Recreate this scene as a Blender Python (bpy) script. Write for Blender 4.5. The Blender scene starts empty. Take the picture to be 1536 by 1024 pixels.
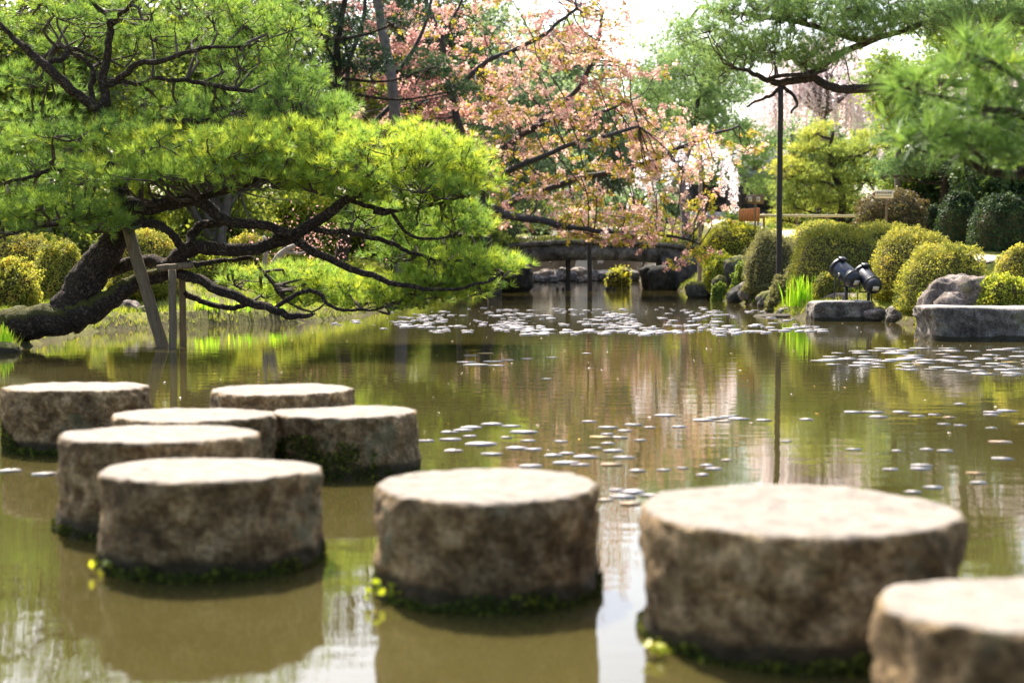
import bpy, bmesh, math, random
import numpy as np
from mathutils import Vector, Matrix, noise as mnoise

# ------------------------------------------------------------------ camera, world, sun, exposure
SC = bpy.context.scene
COL = SC.collection
H = 0.95                      # camera height above the pond
FPX = 2133.3                  # focal length in photo pixels (50 mm on 36 mm, 1536 px)
PITCH = math.atan((512 - 400) / FPX)
cd = bpy.data.cameras.new("camera"); cam = bpy.data.objects.new("camera", cd); COL.objects.link(cam)
cam.location = (0, 0, H); cam.rotation_euler = (math.radians(90) - PITCH, 0, 0)
cd.lens = 50; cd.sensor_width = 36; cd.clip_end = 3000; cd.clip_start = 0.05
cd.dof.use_dof = True; cd.dof.focus_distance = 16.5; cd.dof.aperture_fstop = 2.3
SC.camera = cam

SUN_AZ, SUN_EL = math.radians(-20), math.radians(51)     # azimuth measured from +Y towards +X
world = bpy.data.worlds.new("World"); SC.world = world; world.use_nodes = True
wn = world.node_tree.nodes; wl = world.node_tree.links; bg = wn["Background"]
sky = wn.new("ShaderNodeTexSky"); sky.sky_type = 'NISHITA'; sky.sun_disc = False
sky.sun_elevation = SUN_EL; sky.sun_rotation = SUN_AZ
sky.air_density = 1.0; sky.dust_density = 4.0; sky.ozone_density = 1.0
wl.new(sky.outputs[0], bg.inputs[0]); bg.inputs[1].default_value = 0.15
ld = bpy.data.lights.new("sun", 'SUN'); ld.energy = 5.0; ld.angle = math.radians(0.5); ld.color = (1.0, 0.93, 0.82)
sun = bpy.data.objects.new("sun", ld); COL.objects.link(sun)
sv = Vector((math.sin(SUN_AZ) * math.cos(SUN_EL), math.cos(SUN_AZ) * math.cos(SUN_EL), math.sin(SUN_EL)))
sun.rotation_euler = sv.to_track_quat('Z', 'Y').to_euler(); sun.location = (-10, 40, 60)
SC.view_settings.view_transform = 'Standard'; SC.view_settings.look = 'None'
SC.view_settings.exposure = 1.4; SC.view_settings.gamma = 1
SC.cycles.max_bounces = 7; SC.cycles.diffuse_bounces = 5; SC.cycles.glossy_bounces = 3
SC.cycles.transmission_bounces = 4; SC.cycles.use_denoising = True
SC.cycles.sample_clamp_indirect = 6

RS = np.random.default_rng(11)
random.seed(5)

def W(x, y, Y):
    """world point seen at photo pixel (x, y) at distance Y in front of the camera"""
    dx = (x - 768) / FPX; dy = (512 - y) / FPX
    c, s = math.cos(PITCH), math.sin(PITCH)
    wy = c + dy * s; wz = -s + dy * c
    k = Y / wy
    return np.array([dx * k, Y, H + wz * k])
def px(n, Y):
    return n * Y / FPX

# ------------------------------------------------------------------ materials
def mat_new(name):
    m = bpy.data.materials.new(name); m.use_nodes = True
    nt = m.node_tree; nt.nodes.clear()
    out = nt.nodes.new("ShaderNodeOutputMaterial")
    return m, nt, out
def N(nt, t, **kw):
    n = nt.nodes.new(t)
    for k, v in kw.items():
        if k.startswith("i_"): n.inputs[k[2:].replace("_", " ")].default_value = v
        else: setattr(n, k, v)
    return n
def ramp(nt, stops, fac=None, interp='LINEAR'):
    r = nt.nodes.new("ShaderNodeValToRGB"); cr = r.color_ramp; cr.interpolation = interp
    while len(cr.elements) < len(stops): cr.elements.new(0.5)
    for e, (p, c) in zip(cr.elements, stops):
        e.position = p; e.color = (c[0], c[1], c[2], 1) if not isinstance(c, (int, float)) else (c, c, c, 1)
    if fac is not None: nt.links.new(fac, r.inputs[0])
    return r
def mixc(nt, a, b, f, mode='MIX'):
    m = nt.nodes.new("ShaderNodeMix"); m.data_type = 'RGBA'; m.blend_type = mode
    for sock, v in ((m.inputs[6], a), (m.inputs[7], b), (m.inputs[0], f)):
        if hasattr(v, "links"): nt.links.new(v, sock)
        elif isinstance(v, (int, float)): sock.default_value = v
        else: sock.default_value = (*v, 1)
    return m.outputs[2]
def noise_tex(nt, scale, detail=4, rough=0.55, vec=None, dist=0.0):
    n = nt.nodes.new("ShaderNodeTexNoise"); n.inputs["Scale"].default_value = scale
    n.inputs["Detail"].default_value = detail; n.inputs["Roughness"].default_value = rough
    n.inputs["Distortion"].default_value = dist
    if vec is not None: nt.links.new(vec, n.inputs["Vector"])
    return n
def objvec(nt, scale=(1, 1, 1), kind="Object"):
    tc = nt.nodes.new("ShaderNodeTexCoord"); mp = nt.nodes.new("ShaderNodeMapping")
    mp.inputs["Scale"].default_value = scale
    nt.links.new(tc.outputs[kind], mp.inputs["Vector"]); return mp.outputs[0]

def leaf_mat(name, stops, trans=0.45, rough=0.5, tgain=1.6, spec=0.3, tcol=(1.05, 1.0, 0.6), gain=1.35):
    """thin leaf: diffuse face plus light let through from behind; tint is each leaf's own colour"""
    m, nt, out = mat_new(name)
    at = N(nt, "ShaderNodeAttribute", attribute_name="tint")
    r = ramp(nt, [(q, tuple(min(0.85, v * gain) for v in c)) for q, c in stops], at.outputs["Fac"])
    p = N(nt, "ShaderNodeBsdfPrincipled", i_Roughness=rough)
    p.inputs["Specular IOR Level"].default_value = spec
    nt.links.new(r.outputs[0], p.inputs["Base Color"])
    t = N(nt, "ShaderNodeBsdfTranslucent")
    g = N(nt, "ShaderNodeMix", data_type='RGBA', blend_type='MULTIPLY'); g.inputs[0].default_value = 1
    nt.links.new(r.outputs[0], g.inputs[6]); g.inputs[7].default_value = (tgain * tcol[0], tgain * tcol[1], tgain * tcol[2], 1)
    nt.links.new(g.outputs[2], t.inputs[0])
    mx = N(nt, "ShaderNodeMixShader"); mx.inputs[0].default_value = trans
    nt.links.new(p.outputs[0], mx.inputs[1]); nt.links.new(t.outputs[0], mx.inputs[2])
    nt.links.new(mx.outputs[0], out.inputs[0])
    return m
def bark_mat(name, c1, c2, c3=None, sc=9, strength=0.9, moss=None, dist=0.02):
    m, nt, out = mat_new(name)
    v = objvec(nt)
    vo = N(nt, "ShaderNodeTexVoronoi", feature='DISTANCE_TO_EDGE'); vo.inputs["Scale"].default_value = sc
    nd = noise_tex(nt, sc * 0.7, 3, 0.6, v)
    md = N(nt, "ShaderNodeMix", data_type='RGBA'); md.inputs[0].default_value = 0.30
    nt.links.new(v, md.inputs[6]); nt.links.new(nd.outputs["Color"], md.inputs[7])
    nt.links.new(md.outputs[2], vo.inputs["Vector"])
    n1 = noise_tex(nt, sc * 2.5, 6, 0.65, v)
    r1 = ramp(nt, [(0.0, c1), (0.25, c2), (1.0, c3 or c2)], vo.outputs["Distance"])
    r2 = ramp(nt, [(0.3, 0.55), (0.7, 1.25)], n1.outputs["Fac"])
    colr = mixc(nt, r1.outputs[0], r2.outputs[0], 1.0, 'MULTIPLY')
    if moss:
        nm = noise_tex(nt, 5, 5, 0.6, v)
        ge = N(nt, "ShaderNodeNewGeometry"); sp = N(nt, "ShaderNodeSeparateXYZ"); nt.links.new(ge.outputs["Normal"], sp.inputs[0])
        ad = N(nt, "ShaderNodeMath", operation='ADD'); nt.links.new(sp.outputs[2], ad.inputs[0]); nt.links.new(nm.outputs["Fac"], ad.inputs[1])
        rm = ramp(nt, [(0.75, 0.0), (1.1, 1.0)], ad.outputs[0])
        colr = mixc(nt, colr, moss, rm.outputs[0])
    p = N(nt, "ShaderNodeBsdfPrincipled", i_Roughness=0.9); p.inputs["Specular IOR Level"].default_value = 0.2
    nt.links.new(colr, p.inputs["Base Color"])
    hs = N(nt, "ShaderNodeMath", operation='ADD'); rr = ramp(nt, [(0, 0), (0.3, 1)], vo.outputs["Distance"])
    nt.links.new(rr.outputs[0], hs.inputs[0]); nt.links.new(n1.outputs["Fac"], hs.inputs[1])
    b = N(nt, "ShaderNodeBump"); b.inputs["Strength"].default_value = strength; b.inputs["Distance"].default_value = dist
    nt.links.new(hs.outputs[0], b.inputs["Height"]); nt.links.new(b.outputs[0], p.inputs["Normal"])
    nt.links.new(p.outputs[0], out.inputs[0])
    return m
def stone_mat(name, dark, mid, light, lichen=None, sc=6.0, wet=True, lich_amt=0.5, bump=0.5, toptone=None, rough=0.88, moss=None):
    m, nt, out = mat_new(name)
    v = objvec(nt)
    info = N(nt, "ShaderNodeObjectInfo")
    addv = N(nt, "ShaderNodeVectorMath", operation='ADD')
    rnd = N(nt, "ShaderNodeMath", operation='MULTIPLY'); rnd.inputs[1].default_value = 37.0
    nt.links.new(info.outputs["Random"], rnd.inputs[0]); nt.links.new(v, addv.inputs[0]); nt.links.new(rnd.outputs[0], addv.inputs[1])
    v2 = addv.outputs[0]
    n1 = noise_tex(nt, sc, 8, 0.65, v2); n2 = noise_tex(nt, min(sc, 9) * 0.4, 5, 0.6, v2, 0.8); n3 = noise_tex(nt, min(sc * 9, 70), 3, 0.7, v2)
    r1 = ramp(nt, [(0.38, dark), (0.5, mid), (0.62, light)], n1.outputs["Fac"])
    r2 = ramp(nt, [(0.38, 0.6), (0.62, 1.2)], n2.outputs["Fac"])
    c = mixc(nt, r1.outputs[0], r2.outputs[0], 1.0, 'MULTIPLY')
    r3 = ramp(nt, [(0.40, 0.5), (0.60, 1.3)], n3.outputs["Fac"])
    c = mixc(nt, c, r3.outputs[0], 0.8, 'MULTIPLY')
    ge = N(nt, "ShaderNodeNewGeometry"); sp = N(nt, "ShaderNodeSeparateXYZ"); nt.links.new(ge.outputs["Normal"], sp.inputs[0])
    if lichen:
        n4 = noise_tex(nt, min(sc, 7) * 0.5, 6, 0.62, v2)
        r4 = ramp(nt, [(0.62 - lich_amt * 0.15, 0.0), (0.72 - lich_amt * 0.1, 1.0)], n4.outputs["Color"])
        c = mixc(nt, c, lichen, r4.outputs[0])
    if toptone:
        rt = ramp(nt, [(0.60, 0.0), (0.97, 0.85)], sp.outputs[2])  # upward faces blend to a paler, greyer tone
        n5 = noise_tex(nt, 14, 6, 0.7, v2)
        tc = ramp(nt, [(0.40, tuple(q * 0.68 for q in toptone)), (0.54, toptone)], n5.outputs["Fac"])
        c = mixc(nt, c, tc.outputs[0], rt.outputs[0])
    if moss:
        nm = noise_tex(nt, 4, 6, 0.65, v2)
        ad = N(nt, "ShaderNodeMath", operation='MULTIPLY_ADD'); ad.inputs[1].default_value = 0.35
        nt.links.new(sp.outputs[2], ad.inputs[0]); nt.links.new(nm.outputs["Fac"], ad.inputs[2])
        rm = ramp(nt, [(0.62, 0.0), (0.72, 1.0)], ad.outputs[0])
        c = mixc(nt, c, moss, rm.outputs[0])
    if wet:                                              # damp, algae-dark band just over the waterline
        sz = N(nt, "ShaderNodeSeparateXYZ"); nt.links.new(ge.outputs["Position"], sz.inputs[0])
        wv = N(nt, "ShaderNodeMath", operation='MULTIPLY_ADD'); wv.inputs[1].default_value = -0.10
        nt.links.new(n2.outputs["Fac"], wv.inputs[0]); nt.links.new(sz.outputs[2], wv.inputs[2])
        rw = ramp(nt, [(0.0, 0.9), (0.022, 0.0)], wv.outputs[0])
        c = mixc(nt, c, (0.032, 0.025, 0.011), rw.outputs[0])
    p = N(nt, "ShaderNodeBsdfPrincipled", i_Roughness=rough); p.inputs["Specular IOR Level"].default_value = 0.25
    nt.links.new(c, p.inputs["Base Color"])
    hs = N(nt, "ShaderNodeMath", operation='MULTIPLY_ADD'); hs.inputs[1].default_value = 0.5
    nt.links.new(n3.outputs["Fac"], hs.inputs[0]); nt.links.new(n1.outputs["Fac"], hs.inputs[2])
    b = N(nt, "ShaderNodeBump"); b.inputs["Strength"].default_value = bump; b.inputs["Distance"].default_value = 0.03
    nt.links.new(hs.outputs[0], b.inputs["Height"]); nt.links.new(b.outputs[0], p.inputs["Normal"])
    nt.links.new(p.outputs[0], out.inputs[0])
    return m
def plain_mat(name, c, rough=0.6, metal=0.0, spec=0.5, var=0.25, sc=20, coat=0.0, stretch=(1, 1, 1)):
    m, nt, out = mat_new(name)
    n = noise_tex(nt, sc, 5, 0.6, objvec(nt, stretch))
    r = ramp(nt, [(0.3, tuple(q * (1 - var) for q in c)), (0.7, tuple(q * (1 + var) for q in c))], n.outputs["Fac"])
    p = N(nt, "ShaderNodeBsdfPrincipled", i_Roughness=rough, i_Metallic=metal); p.inputs["Specular IOR Level"].default_value = spec
    p.inputs["Coat Weight"].default_value = coat
    nt.links.new(r.outputs[0], p.inputs["Base Color"])
    b = N(nt, "ShaderNodeBump"); b.inputs["Strength"].default_value = 0.15; b.inputs["Distance"].default_value = 0.01
    nt.links.new(n.outputs["Fac"], b.inputs["Height"]); nt.links.new(b.outputs[0], p.inputs["Normal"])
    nt.links.new(p.outputs[0], out.inputs[0])
    return m

M = {}
M['needle'] = leaf_mat("pine needles", [(0, (0.075, 0.13, 0.042)), (0.4, (0.115, 0.195, 0.05)), (0.75, (0.225, 0.295, 0.045)), (1, (0.36, 0.385, 0.055))], 0.5, 0.42, 1.6)
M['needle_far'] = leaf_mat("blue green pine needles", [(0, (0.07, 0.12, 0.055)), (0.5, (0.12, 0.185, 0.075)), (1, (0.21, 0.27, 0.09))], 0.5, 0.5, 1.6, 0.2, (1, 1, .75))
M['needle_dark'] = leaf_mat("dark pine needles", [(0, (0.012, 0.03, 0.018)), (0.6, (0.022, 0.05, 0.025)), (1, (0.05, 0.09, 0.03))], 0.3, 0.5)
M['needle_gold'] = leaf_mat("golden green pine needles", [(0, (0.10, 0.15, 0.05)), (0.5, (0.19, 0.235, 0.065)), (1, (0.33, 0.33, 0.08))], 0.5, 0.5, 1.6, 0.2)
M['azalea'] = leaf_mat("azalea leaves", [(0, (0.07, 0.085, 0.025)), (0.4, (0.15, 0.165, 0.035)), (0.8, (0.27, 0.265, 0.05)), (1, (0.33, 0.25, 0.06))], 0.5, 0.6, 1.5, 0.12)
M['azalea_gold'] = leaf_mat("golden azalea leaves", [(0, (0.09, 0.10, 0.025)), (0.4, (0.19, 0.19, 0.04)), (0.8, (0.315, 0.29, 0.055)), (1, (0.37, 0.27, 0.06))], 0.5, 0.6, 1.5, 0.12)
M['azalea_green'] = leaf_mat("green azalea leaves", [(0, (0.08, 0.12, 0.02)), (0.4, (0.20, 0.24, 0.035)), (1, (0.40, 0.37, 0.04))], 0.5, 0.6, 1.5, 0.12)
M['azalea_dull'] = leaf_mat("dull olive leaves", [(0, (0.08, 0.08, 0.04)), (0.5, (0.15, 0.15, 0.07)), (1, (0.26, 0.24, 0.12))], 0.4, 0.6, 1.4, 0.12)
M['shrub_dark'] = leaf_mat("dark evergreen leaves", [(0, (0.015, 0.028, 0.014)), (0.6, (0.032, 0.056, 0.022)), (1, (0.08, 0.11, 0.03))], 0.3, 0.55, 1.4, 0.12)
M['shrub_brown'] = leaf_mat("brown shrub leaves", [(0, (0.05, 0.035, 0.02)), (0.6, (0.09, 0.07, 0.03)), (1, (0.14, 0.14, 0.04))], 0.3, 0.5)
M['maple'] = leaf_mat("young green leaves", [(0, (0.08, 0.13, 0.03)), (0.5, (0.15, 0.21, 0.04)), (1, (0.27, 0.30, 0.05))], 0.5, 0.5, 1.4)
M['broad'] = leaf_mat("broad tree leaves", [(0, (0.05, 0.08, 0.025)), (0.5, (0.11, 0.15, 0.035)), (1, (0.23, 0.25, 0.045))], 0.48, 0.6, 1.6, 0.15)
M['broad_far'] = leaf_mat("far tree leaves", [(0, (0.08, 0.12, 0.07)), (0.5, (0.14, 0.19, 0.10)), (1, (0.22, 0.27, 0.12))], 0.48, 0.6, 1.5, 0.12, (1, 1, .8))  # paler, bluer greens paint distance haze into the leaf colour
M['blossom'] = leaf_mat("blossom and young leaves", [(0, (0.20, 0.085, 0.085)), (0.16, (0.36, 0.18, 0.16)), (0.38, (0.66, 0.37, 0.32)), (0.58, (0.80, 0.58, 0.52)),
                        (0.64, (0.50, 0.27, 0.08)), (0.78, (0.46, 0.39, 0.04)), (0.9, (0.34, 0.36, 0.03)), (1, (0.20, 0.28, 0.03))], 0.5, 0.6, 1.2, 0.15, (1.0, 0.97, 0.95), 1.1)
M['weep'] = leaf_mat("pale weeping blossom", [(0, (0.74, 0.56, 0.57)), (0.5, (0.84, 0.72, 0.72)), (1, (0.85, 0.82, 0.81))], 0.6, 0.7, 1.15, 0.1, (1, 1, 1), 1.05)
M['iris'] = leaf_mat("iris blades", [(0, (0.12, 0.26, 0.015)), (0.6, (0.24, 0.42, 0.02)), (1, (0.40, 0.52, 0.04))], 0.5, 0.35)
M['grass'] = leaf_mat("bank grass", [(0, (0.06, 0.10, 0.015)), (0.5, (0.16, 0.21, 0.025)), (1, (0.32, 0.30, 0.06))], 0.4, 0.5)
M['moss'] = leaf_mat("moss", [(0, (0.014, 0.018, 0.006)), (0.55, (0.045, 0.055, 0.010)), (1, (0.20, 0.22, 0.02))], 0.25, 0.8, 1.2, 0.1)
M['weed'] = leaf_mat("weed leaves", [(0, (0.12, 0.18, 0.015)), (0.6, (0.24, 0.29, 0.02)), (1, (0.40, 0.36, 0.04))], 0.45, 0.45)
M['petal'] = leaf_mat("fallen petals", [(0, (0.65, 0.45, 0.42)), (0.7, (0.8, 0.7, 0.68)), (0.9, (0.6, 0.35, 0.05)), (1, (0.5, 0.25, 0.05))], 0.2, 0.6, 1.0)
M['pinebark'] = bark_mat("pine bark", (0.026, 0.018, 0.014), (0.115, 0.080, 0.060), (0.20, 0.145, 0.112), 15, 1.0)
M['pinebark_moss'] = bark_mat("mossy pine bark", (0.026, 0.018, 0.014), (0.105, 0.075, 0.056), (0.19, 0.138, 0.106), 15, 1.0, moss=(0.10, 0.095, 0.022))
M['twig'] = plain_mat("pine twig", (0.075, 0.052, 0.042), 0.9, var=0.4)
M['cherrybark'] = plain_mat("cherry bark", (0.045, 0.036, 0.034), 0.85, var=0.4, sc=8)
M['palebark'] = plain_mat("pale smooth bark", (0.26, 0.20, 0.15), 0.8, var=0.3, sc=6)
M['greybark'] = plain_mat("grey bark", (0.15, 0.12, 0.115), 0.9, var=0.35, sc=6)
M['inner'] = plain_mat("inner twigs", (0.065, 0.055, 0.026), 1.0, var=0.5, sc=30, spec=0.1)
M['step'] = stone_mat("weathered granite", (0.112, 0.066, 0.026), (0.24, 0.156, 0.070), (0.41, 0.288, 0.148), (0.17, 0.19, 0.115), 15.0, True, 0.30, 1.0, toptone=(0.335, 0.30, 0.255))
M['rock'] = stone_mat("grey bank rock", (0.070, 0.056, 0.046), (0.155, 0.130, 0.108), (0.29, 0.255, 0.215), (0.12, 0.12, 0.05), 5.0, True, 0.3, 0.9, toptone=(0.36, 0.33, 0.30))
M['rock_brown'] = stone_mat("warm bank rock", (0.11, 0.082, 0.066), (0.25, 0.195, 0.16), (0.42, 0.35, 0.30), (0.15, 0.13, 0.05), 4.0, True, 0.3, 0.9)
M['rock_moss'] = stone_mat("mossy rock", (0.05, 0.045, 0.035), (0.12, 0.105, 0.08), (0.22, 0.2, 0.16), None, 4.0, True, 0.3, 0.7, moss=(0.11, 0.11, 0.02))
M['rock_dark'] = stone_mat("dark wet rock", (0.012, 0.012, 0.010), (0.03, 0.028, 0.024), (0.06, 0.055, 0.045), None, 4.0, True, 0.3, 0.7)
M['bridge'] = stone_mat("bridge granite", (0.06, 0.052, 0.045), (0.14, 0.123, 0.105), (0.25, 0.22, 0.19), (0.07, 0.075, 0.03), 3.0, True, 0.35, 0.5)
M['wood'] = plain_mat("weathered timber", (0.16, 0.115, 0.068), 0.85, var=0.4, sc=14, stretch=(4, 4, 0.35))
M['wood_dark'] = plain_mat("dark timber", (0.030, 0.023, 0.018), 0.85, var=0.4, sc=14, stretch=(4, 4, 0.35))
M['wood_mid'] = plain_mat("brown timber", (0.17, 0.11, 0.055), 0.8, var=0.3, sc=14, stretch=(3, 3, 0.5))
M['wood_orange'] = plain_mat("orange timber", (0.46, 0.17, 0.05), 0.7, var=0.25, sc=10, stretch=(6, 6, 0.4))
M['bamboo'] = plain_mat("bamboo rail", (0.42, 0.36, 0.18), 0.55, var=0.25, sc=8)
M['cream'] = plain_mat("cream paint", (0.85, 0.70, 0.46), 0.6, var=0.08)
M['red'] = plain_mat("dark red paint", (0.22, 0.025, 0.04), 0.5, var=0.1)
M['ink'] = plain_mat("black lettering", (0.09, 0.06, 0.05), 0.6, var=0.1)
M['lampbody'] = plain_mat("blue black enamel", (0.012, 0.017, 0.032), 0.32, var=0.2, coat=0.3)
M['lampblack'] = plain_mat("black steel", (0.012, 0.012, 0.014), 0.45, var=0.3)
M['steel'] = plain_mat("worn steel", (0.35, 0.33, 0.30), 0.35, 0.8, var=0.2)
M['tagplate'] = plain_mat("pale tag", (0.62, 0.55, 0.40), 0.5, var=0.1)
M['wallwood'] = plain_mat("dark plank wall", (0.035, 0.032, 0.036), 0.8, var=0.4, sc=6, stretch=(6, 1, 0.2))
M['plaster'] = plain_mat("grey plaster", (0.40, 0.41, 0.44), 0.85, var=0.08, sc=3)
M['tile'] = plain_mat("grey roof tile", (0.10, 0.10, 0.11), 0.6, var=0.3, sc=5)
M['glass_lens'] = plain_mat("lamp lens", (0.25, 0.26, 0.27), 0.1, var=0.1)

def pad_material():
    m, nt, out = mat_new("lily pad")
    info = N(nt, "ShaderNodeObjectInfo")
    r = ramp(nt, [(0, (0.36, 0.33, 0.29)), (0.5, (0.48, 0.42, 0.42)), (0.86, (0.56, 0.49, 0.49)), (0.95, (0.40, 0.24, 0.10)), (1, (0.50, 0.34, 0.06))], info.outputs["Random"])  # pale pinkish tones hold the sky sheen on the pads as colour
    n = noise_tex(nt, 22, 4, 0.6, objvec(nt)); r2 = ramp(nt, [(0.35, 0.7), (0.65, 1.1)], n.outputs["Fac"])
    c = mixc(nt, r.outputs[0], r2.outputs[0], 1, 'MULTIPLY')
    p = N(nt, "ShaderNodeBsdfPrincipled", i_Roughness=0.38); p.inputs["Specular IOR Level"].default_value = 0.6
    nt.links.new(c, p.inputs["Base Color"])
    nt.links.new(p.outputs[0], out.inputs[0]); return m
M['pad'] = pad_material()

def water_material():
    m, nt, out = mat_new("pond water")
    v = objvec(nt, (1.0, 1.0, 1.0))
    n0 = noise_tex(nt, 0.5, 4, 0.6, v)
    r = ramp(nt, [(0.3, (0.040, 0.033, 0.010)), (0.7, (0.060, 0.050, 0.016))], n0.outputs["Fac"])
    p = N(nt, "ShaderNodeBsdfPrincipled", i_Roughness=0.015, i_IOR=1.5)
    p.inputs["Specular IOR Level"].default_value = 0.5
    nt.links.new(r.outputs[0], p.inputs["Base Color"])
    w1 = noise_tex(nt, 3.0, 2, 0.5, objvec(nt, (0.6, 1.5, 1))); w2 = noise_tex(nt, 17, 2, 0.5, objvec(nt, (0.5, 1.6, 1)))
    a = N(nt, "ShaderNodeMath", operation='MULTIPLY_ADD'); a.inputs[1].default_value = 0.16
    nt.links.new(w2.outputs["Fac"], a.inputs[0]); nt.links.new(w1.outputs["Fac"], a.inputs[2])
    b = N(nt, "ShaderNodeBump"); b.inputs["Strength"].default_value = 1.0; b.inputs["Distance"].default_value = 0.0017
    nt.links.new(a.outputs[0], b.inputs["Height"]); nt.links.new(b.outputs[0], p.inputs["Normal"])
    nt.links.new(p.outputs[0], out.inputs[0]); return m
M['water'] = water_material()

def ground_material():
    m, nt, out = mat_new("garden ground")
    v = objvec(nt)
    n1 = noise_tex(nt, 0.5, 6, 0.65, v); n2 = noise_tex(nt, 6, 6, 0.7, v); n3 = noise_tex(nt, 50, 3, 0.6, v)
    r = ramp(nt, [(0.35, (0.10, 0.085, 0.045)), (0.5, (0.17, 0.17, 0.04)), (0.68, (0.26, 0.25, 0.05))], n1.outputs["Fac"])
    r2 = ramp(nt, [(0.3, 0.6), (0.7, 1.3)], n2.outputs["Fac"]); r3 = ramp(nt, [(0.3, 0.6), (0.7, 1.3)], n3.outputs["Fac"])
    c = mixc(nt, r.outputs[0], r2.outputs[0], 1, 'MULTIPLY'); c = mixc(nt, c, r3.outputs[0], 1, 'MULTIPLY')
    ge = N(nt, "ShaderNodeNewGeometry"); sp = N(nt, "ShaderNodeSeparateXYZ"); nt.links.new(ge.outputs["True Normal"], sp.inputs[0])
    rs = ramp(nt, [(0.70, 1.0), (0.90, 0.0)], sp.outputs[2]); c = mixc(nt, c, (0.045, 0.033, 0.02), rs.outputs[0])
    p = N(nt, "ShaderNodeBsdfPrincipled", i_Roughness=0.95); p.inputs["Specular IOR Level"].default_value = 0.1
    nt.links.new(c, p.inputs["Base Color"])
    b = N(nt, "ShaderNodeBump"); b.inputs["Strength"].default_value = 0.8; b.inputs["Distance"].default_value = 0.05
    nt.links.new(n2.outputs["Fac"], b.inputs["Height"]); nt.links.new(b.outputs[0], p.inputs["Normal"])
    nt.links.new(p.outputs[0], out.inputs[0]); return m
M['ground'] = ground_material()
M['gravel'] = plain_mat("sandy gravel", (0.46, 0.40, 0.32), 0.95, var=0.25, sc=40, spec=0.1)

# ------------------------------------------------------------------ mesh helpers
def tag(o, label=None, cat=None, group=None, kind=None):
    for k, v in (("label", label), ("category", cat), ("group", group), ("kind", kind)):
        if v: o[k] = v
    return o
def root_of(o):
    while o.parent: o = o.parent
    return o
def mesh_np(name, V, F, tint=None, smooth=False):
    V = np.asarray(V, dtype=np.float32).reshape(-1, 3)
    blocks = F if isinstance(F, list) else [F]
    blocks = [np.asarray(b, dtype=np.int32) for b in blocks if len(b)]
    me = bpy.data.meshes.new(name)
    me.vertices.add(len(V)); me.vertices.foreach_set("co", V.ravel())
    nl = sum(b.size for b in blocks); npol = sum(len(b) for b in blocks)
    me.loops.add(nl); me.loops.foreach_set("vertex_index", np.concatenate([b.ravel() for b in blocks]))
    me.polygons.add(npol)
    starts = []; off = 0
    for b in blocks:
        starts.append(off + np.arange(len(b)) * b.shape[1]); off += b.size
    me.polygons.foreach_set("loop_start", np.concatenate(starts).astype(np.int32))
    if smooth: me.polygons.foreach_set("use_smooth", np.ones(npol, dtype=bool))
    me.update(calc_edges=True)
    if tint is not None:
        a = me.attributes.new("tint", 'FLOAT', 'POINT'); a.data.foreach_set("value", np.asarray(tint, dtype=np.float32))
    return me
def put(name, V, F, mat, parent=None, base=None, tint=None, smooth=False):
    """link one mesh object; V in world space, stored about the thing's base"""
    org = np.array(root_of(parent).location) if parent else np.array(base if base is not None else (0, 0, 0), dtype=float)
    V = np.asarray(V, dtype=np.float64).reshape(-1, 3) - org
    me = mesh_np(name, V, F, tint, smooth)
    o = bpy.data.objects.new(name, me); COL.objects.link(o); me.materials.append(M[mat] if isinstance(mat, str) else mat)
    if parent: o.parent = parent
    else: o.location = org
    return o
def thing(name, loc, label, cat, group=None):
    o = bpy.data.objects.new(name, None); COL.objects.link(o); o.location = tuple(float(q) for q in loc); o.empty_display_size = 0.2
    return tag(o, label, cat, group)
class MB:
    def __init__(s): s.V = []; s.F3 = []; s.F4 = []; s.n = 0
    def add(s, V, F):
        V = np.asarray(V, dtype=float).reshape(-1, 3); F = np.asarray(F, dtype=int)
        (s.F4 if F.shape[1] == 4 else s.F3).append(F + s.n); s.V.append(V); s.n += len(V); return s
    def addtri(s, V, F4, F3):
        n = s.n; s.V.append(np.asarray(V, float)); s.n += len(V)
        if len(F4): s.F4.append(np.asarray(F4, int) + n)
        if len(F3): s.F3.append(np.asarray(F3, int) + n)
        return s
    def out(s): return np.concatenate(s.V), [np.concatenate(f) for f in (s.F4, s.F3) if f]
def unit(a):
    return a / np.maximum(np.linalg.norm(a, axis=-1, keepdims=True), 1e-9)
def catmull(P, n):
    P = np.asarray(P, float); m = len(P)
    if m < 3:
        t = np.linspace(0, 1, n)[:, None]; return P[0] * (1 - t) + P[-1] * t
    Q = np.vstack([2 * P[0] - P[1], P, 2 * P[-1] - P[-2]])
    u = np.linspace(0, m - 1 - 1e-6, n); i = u.astype(int); t = (u - i)[:, None]
    p0, p1, p2, p3 = Q[i], Q[i + 1], Q[i + 2], Q[i + 3]
    return 0.5 * (2 * p1 + (p2 - p0) * t + (2 * p0 - 5 * p1 + 4 * p2 - p3) * t ** 2 + (3 * p1 - p0 - 3 * p2 + p3) * t ** 3)
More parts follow.
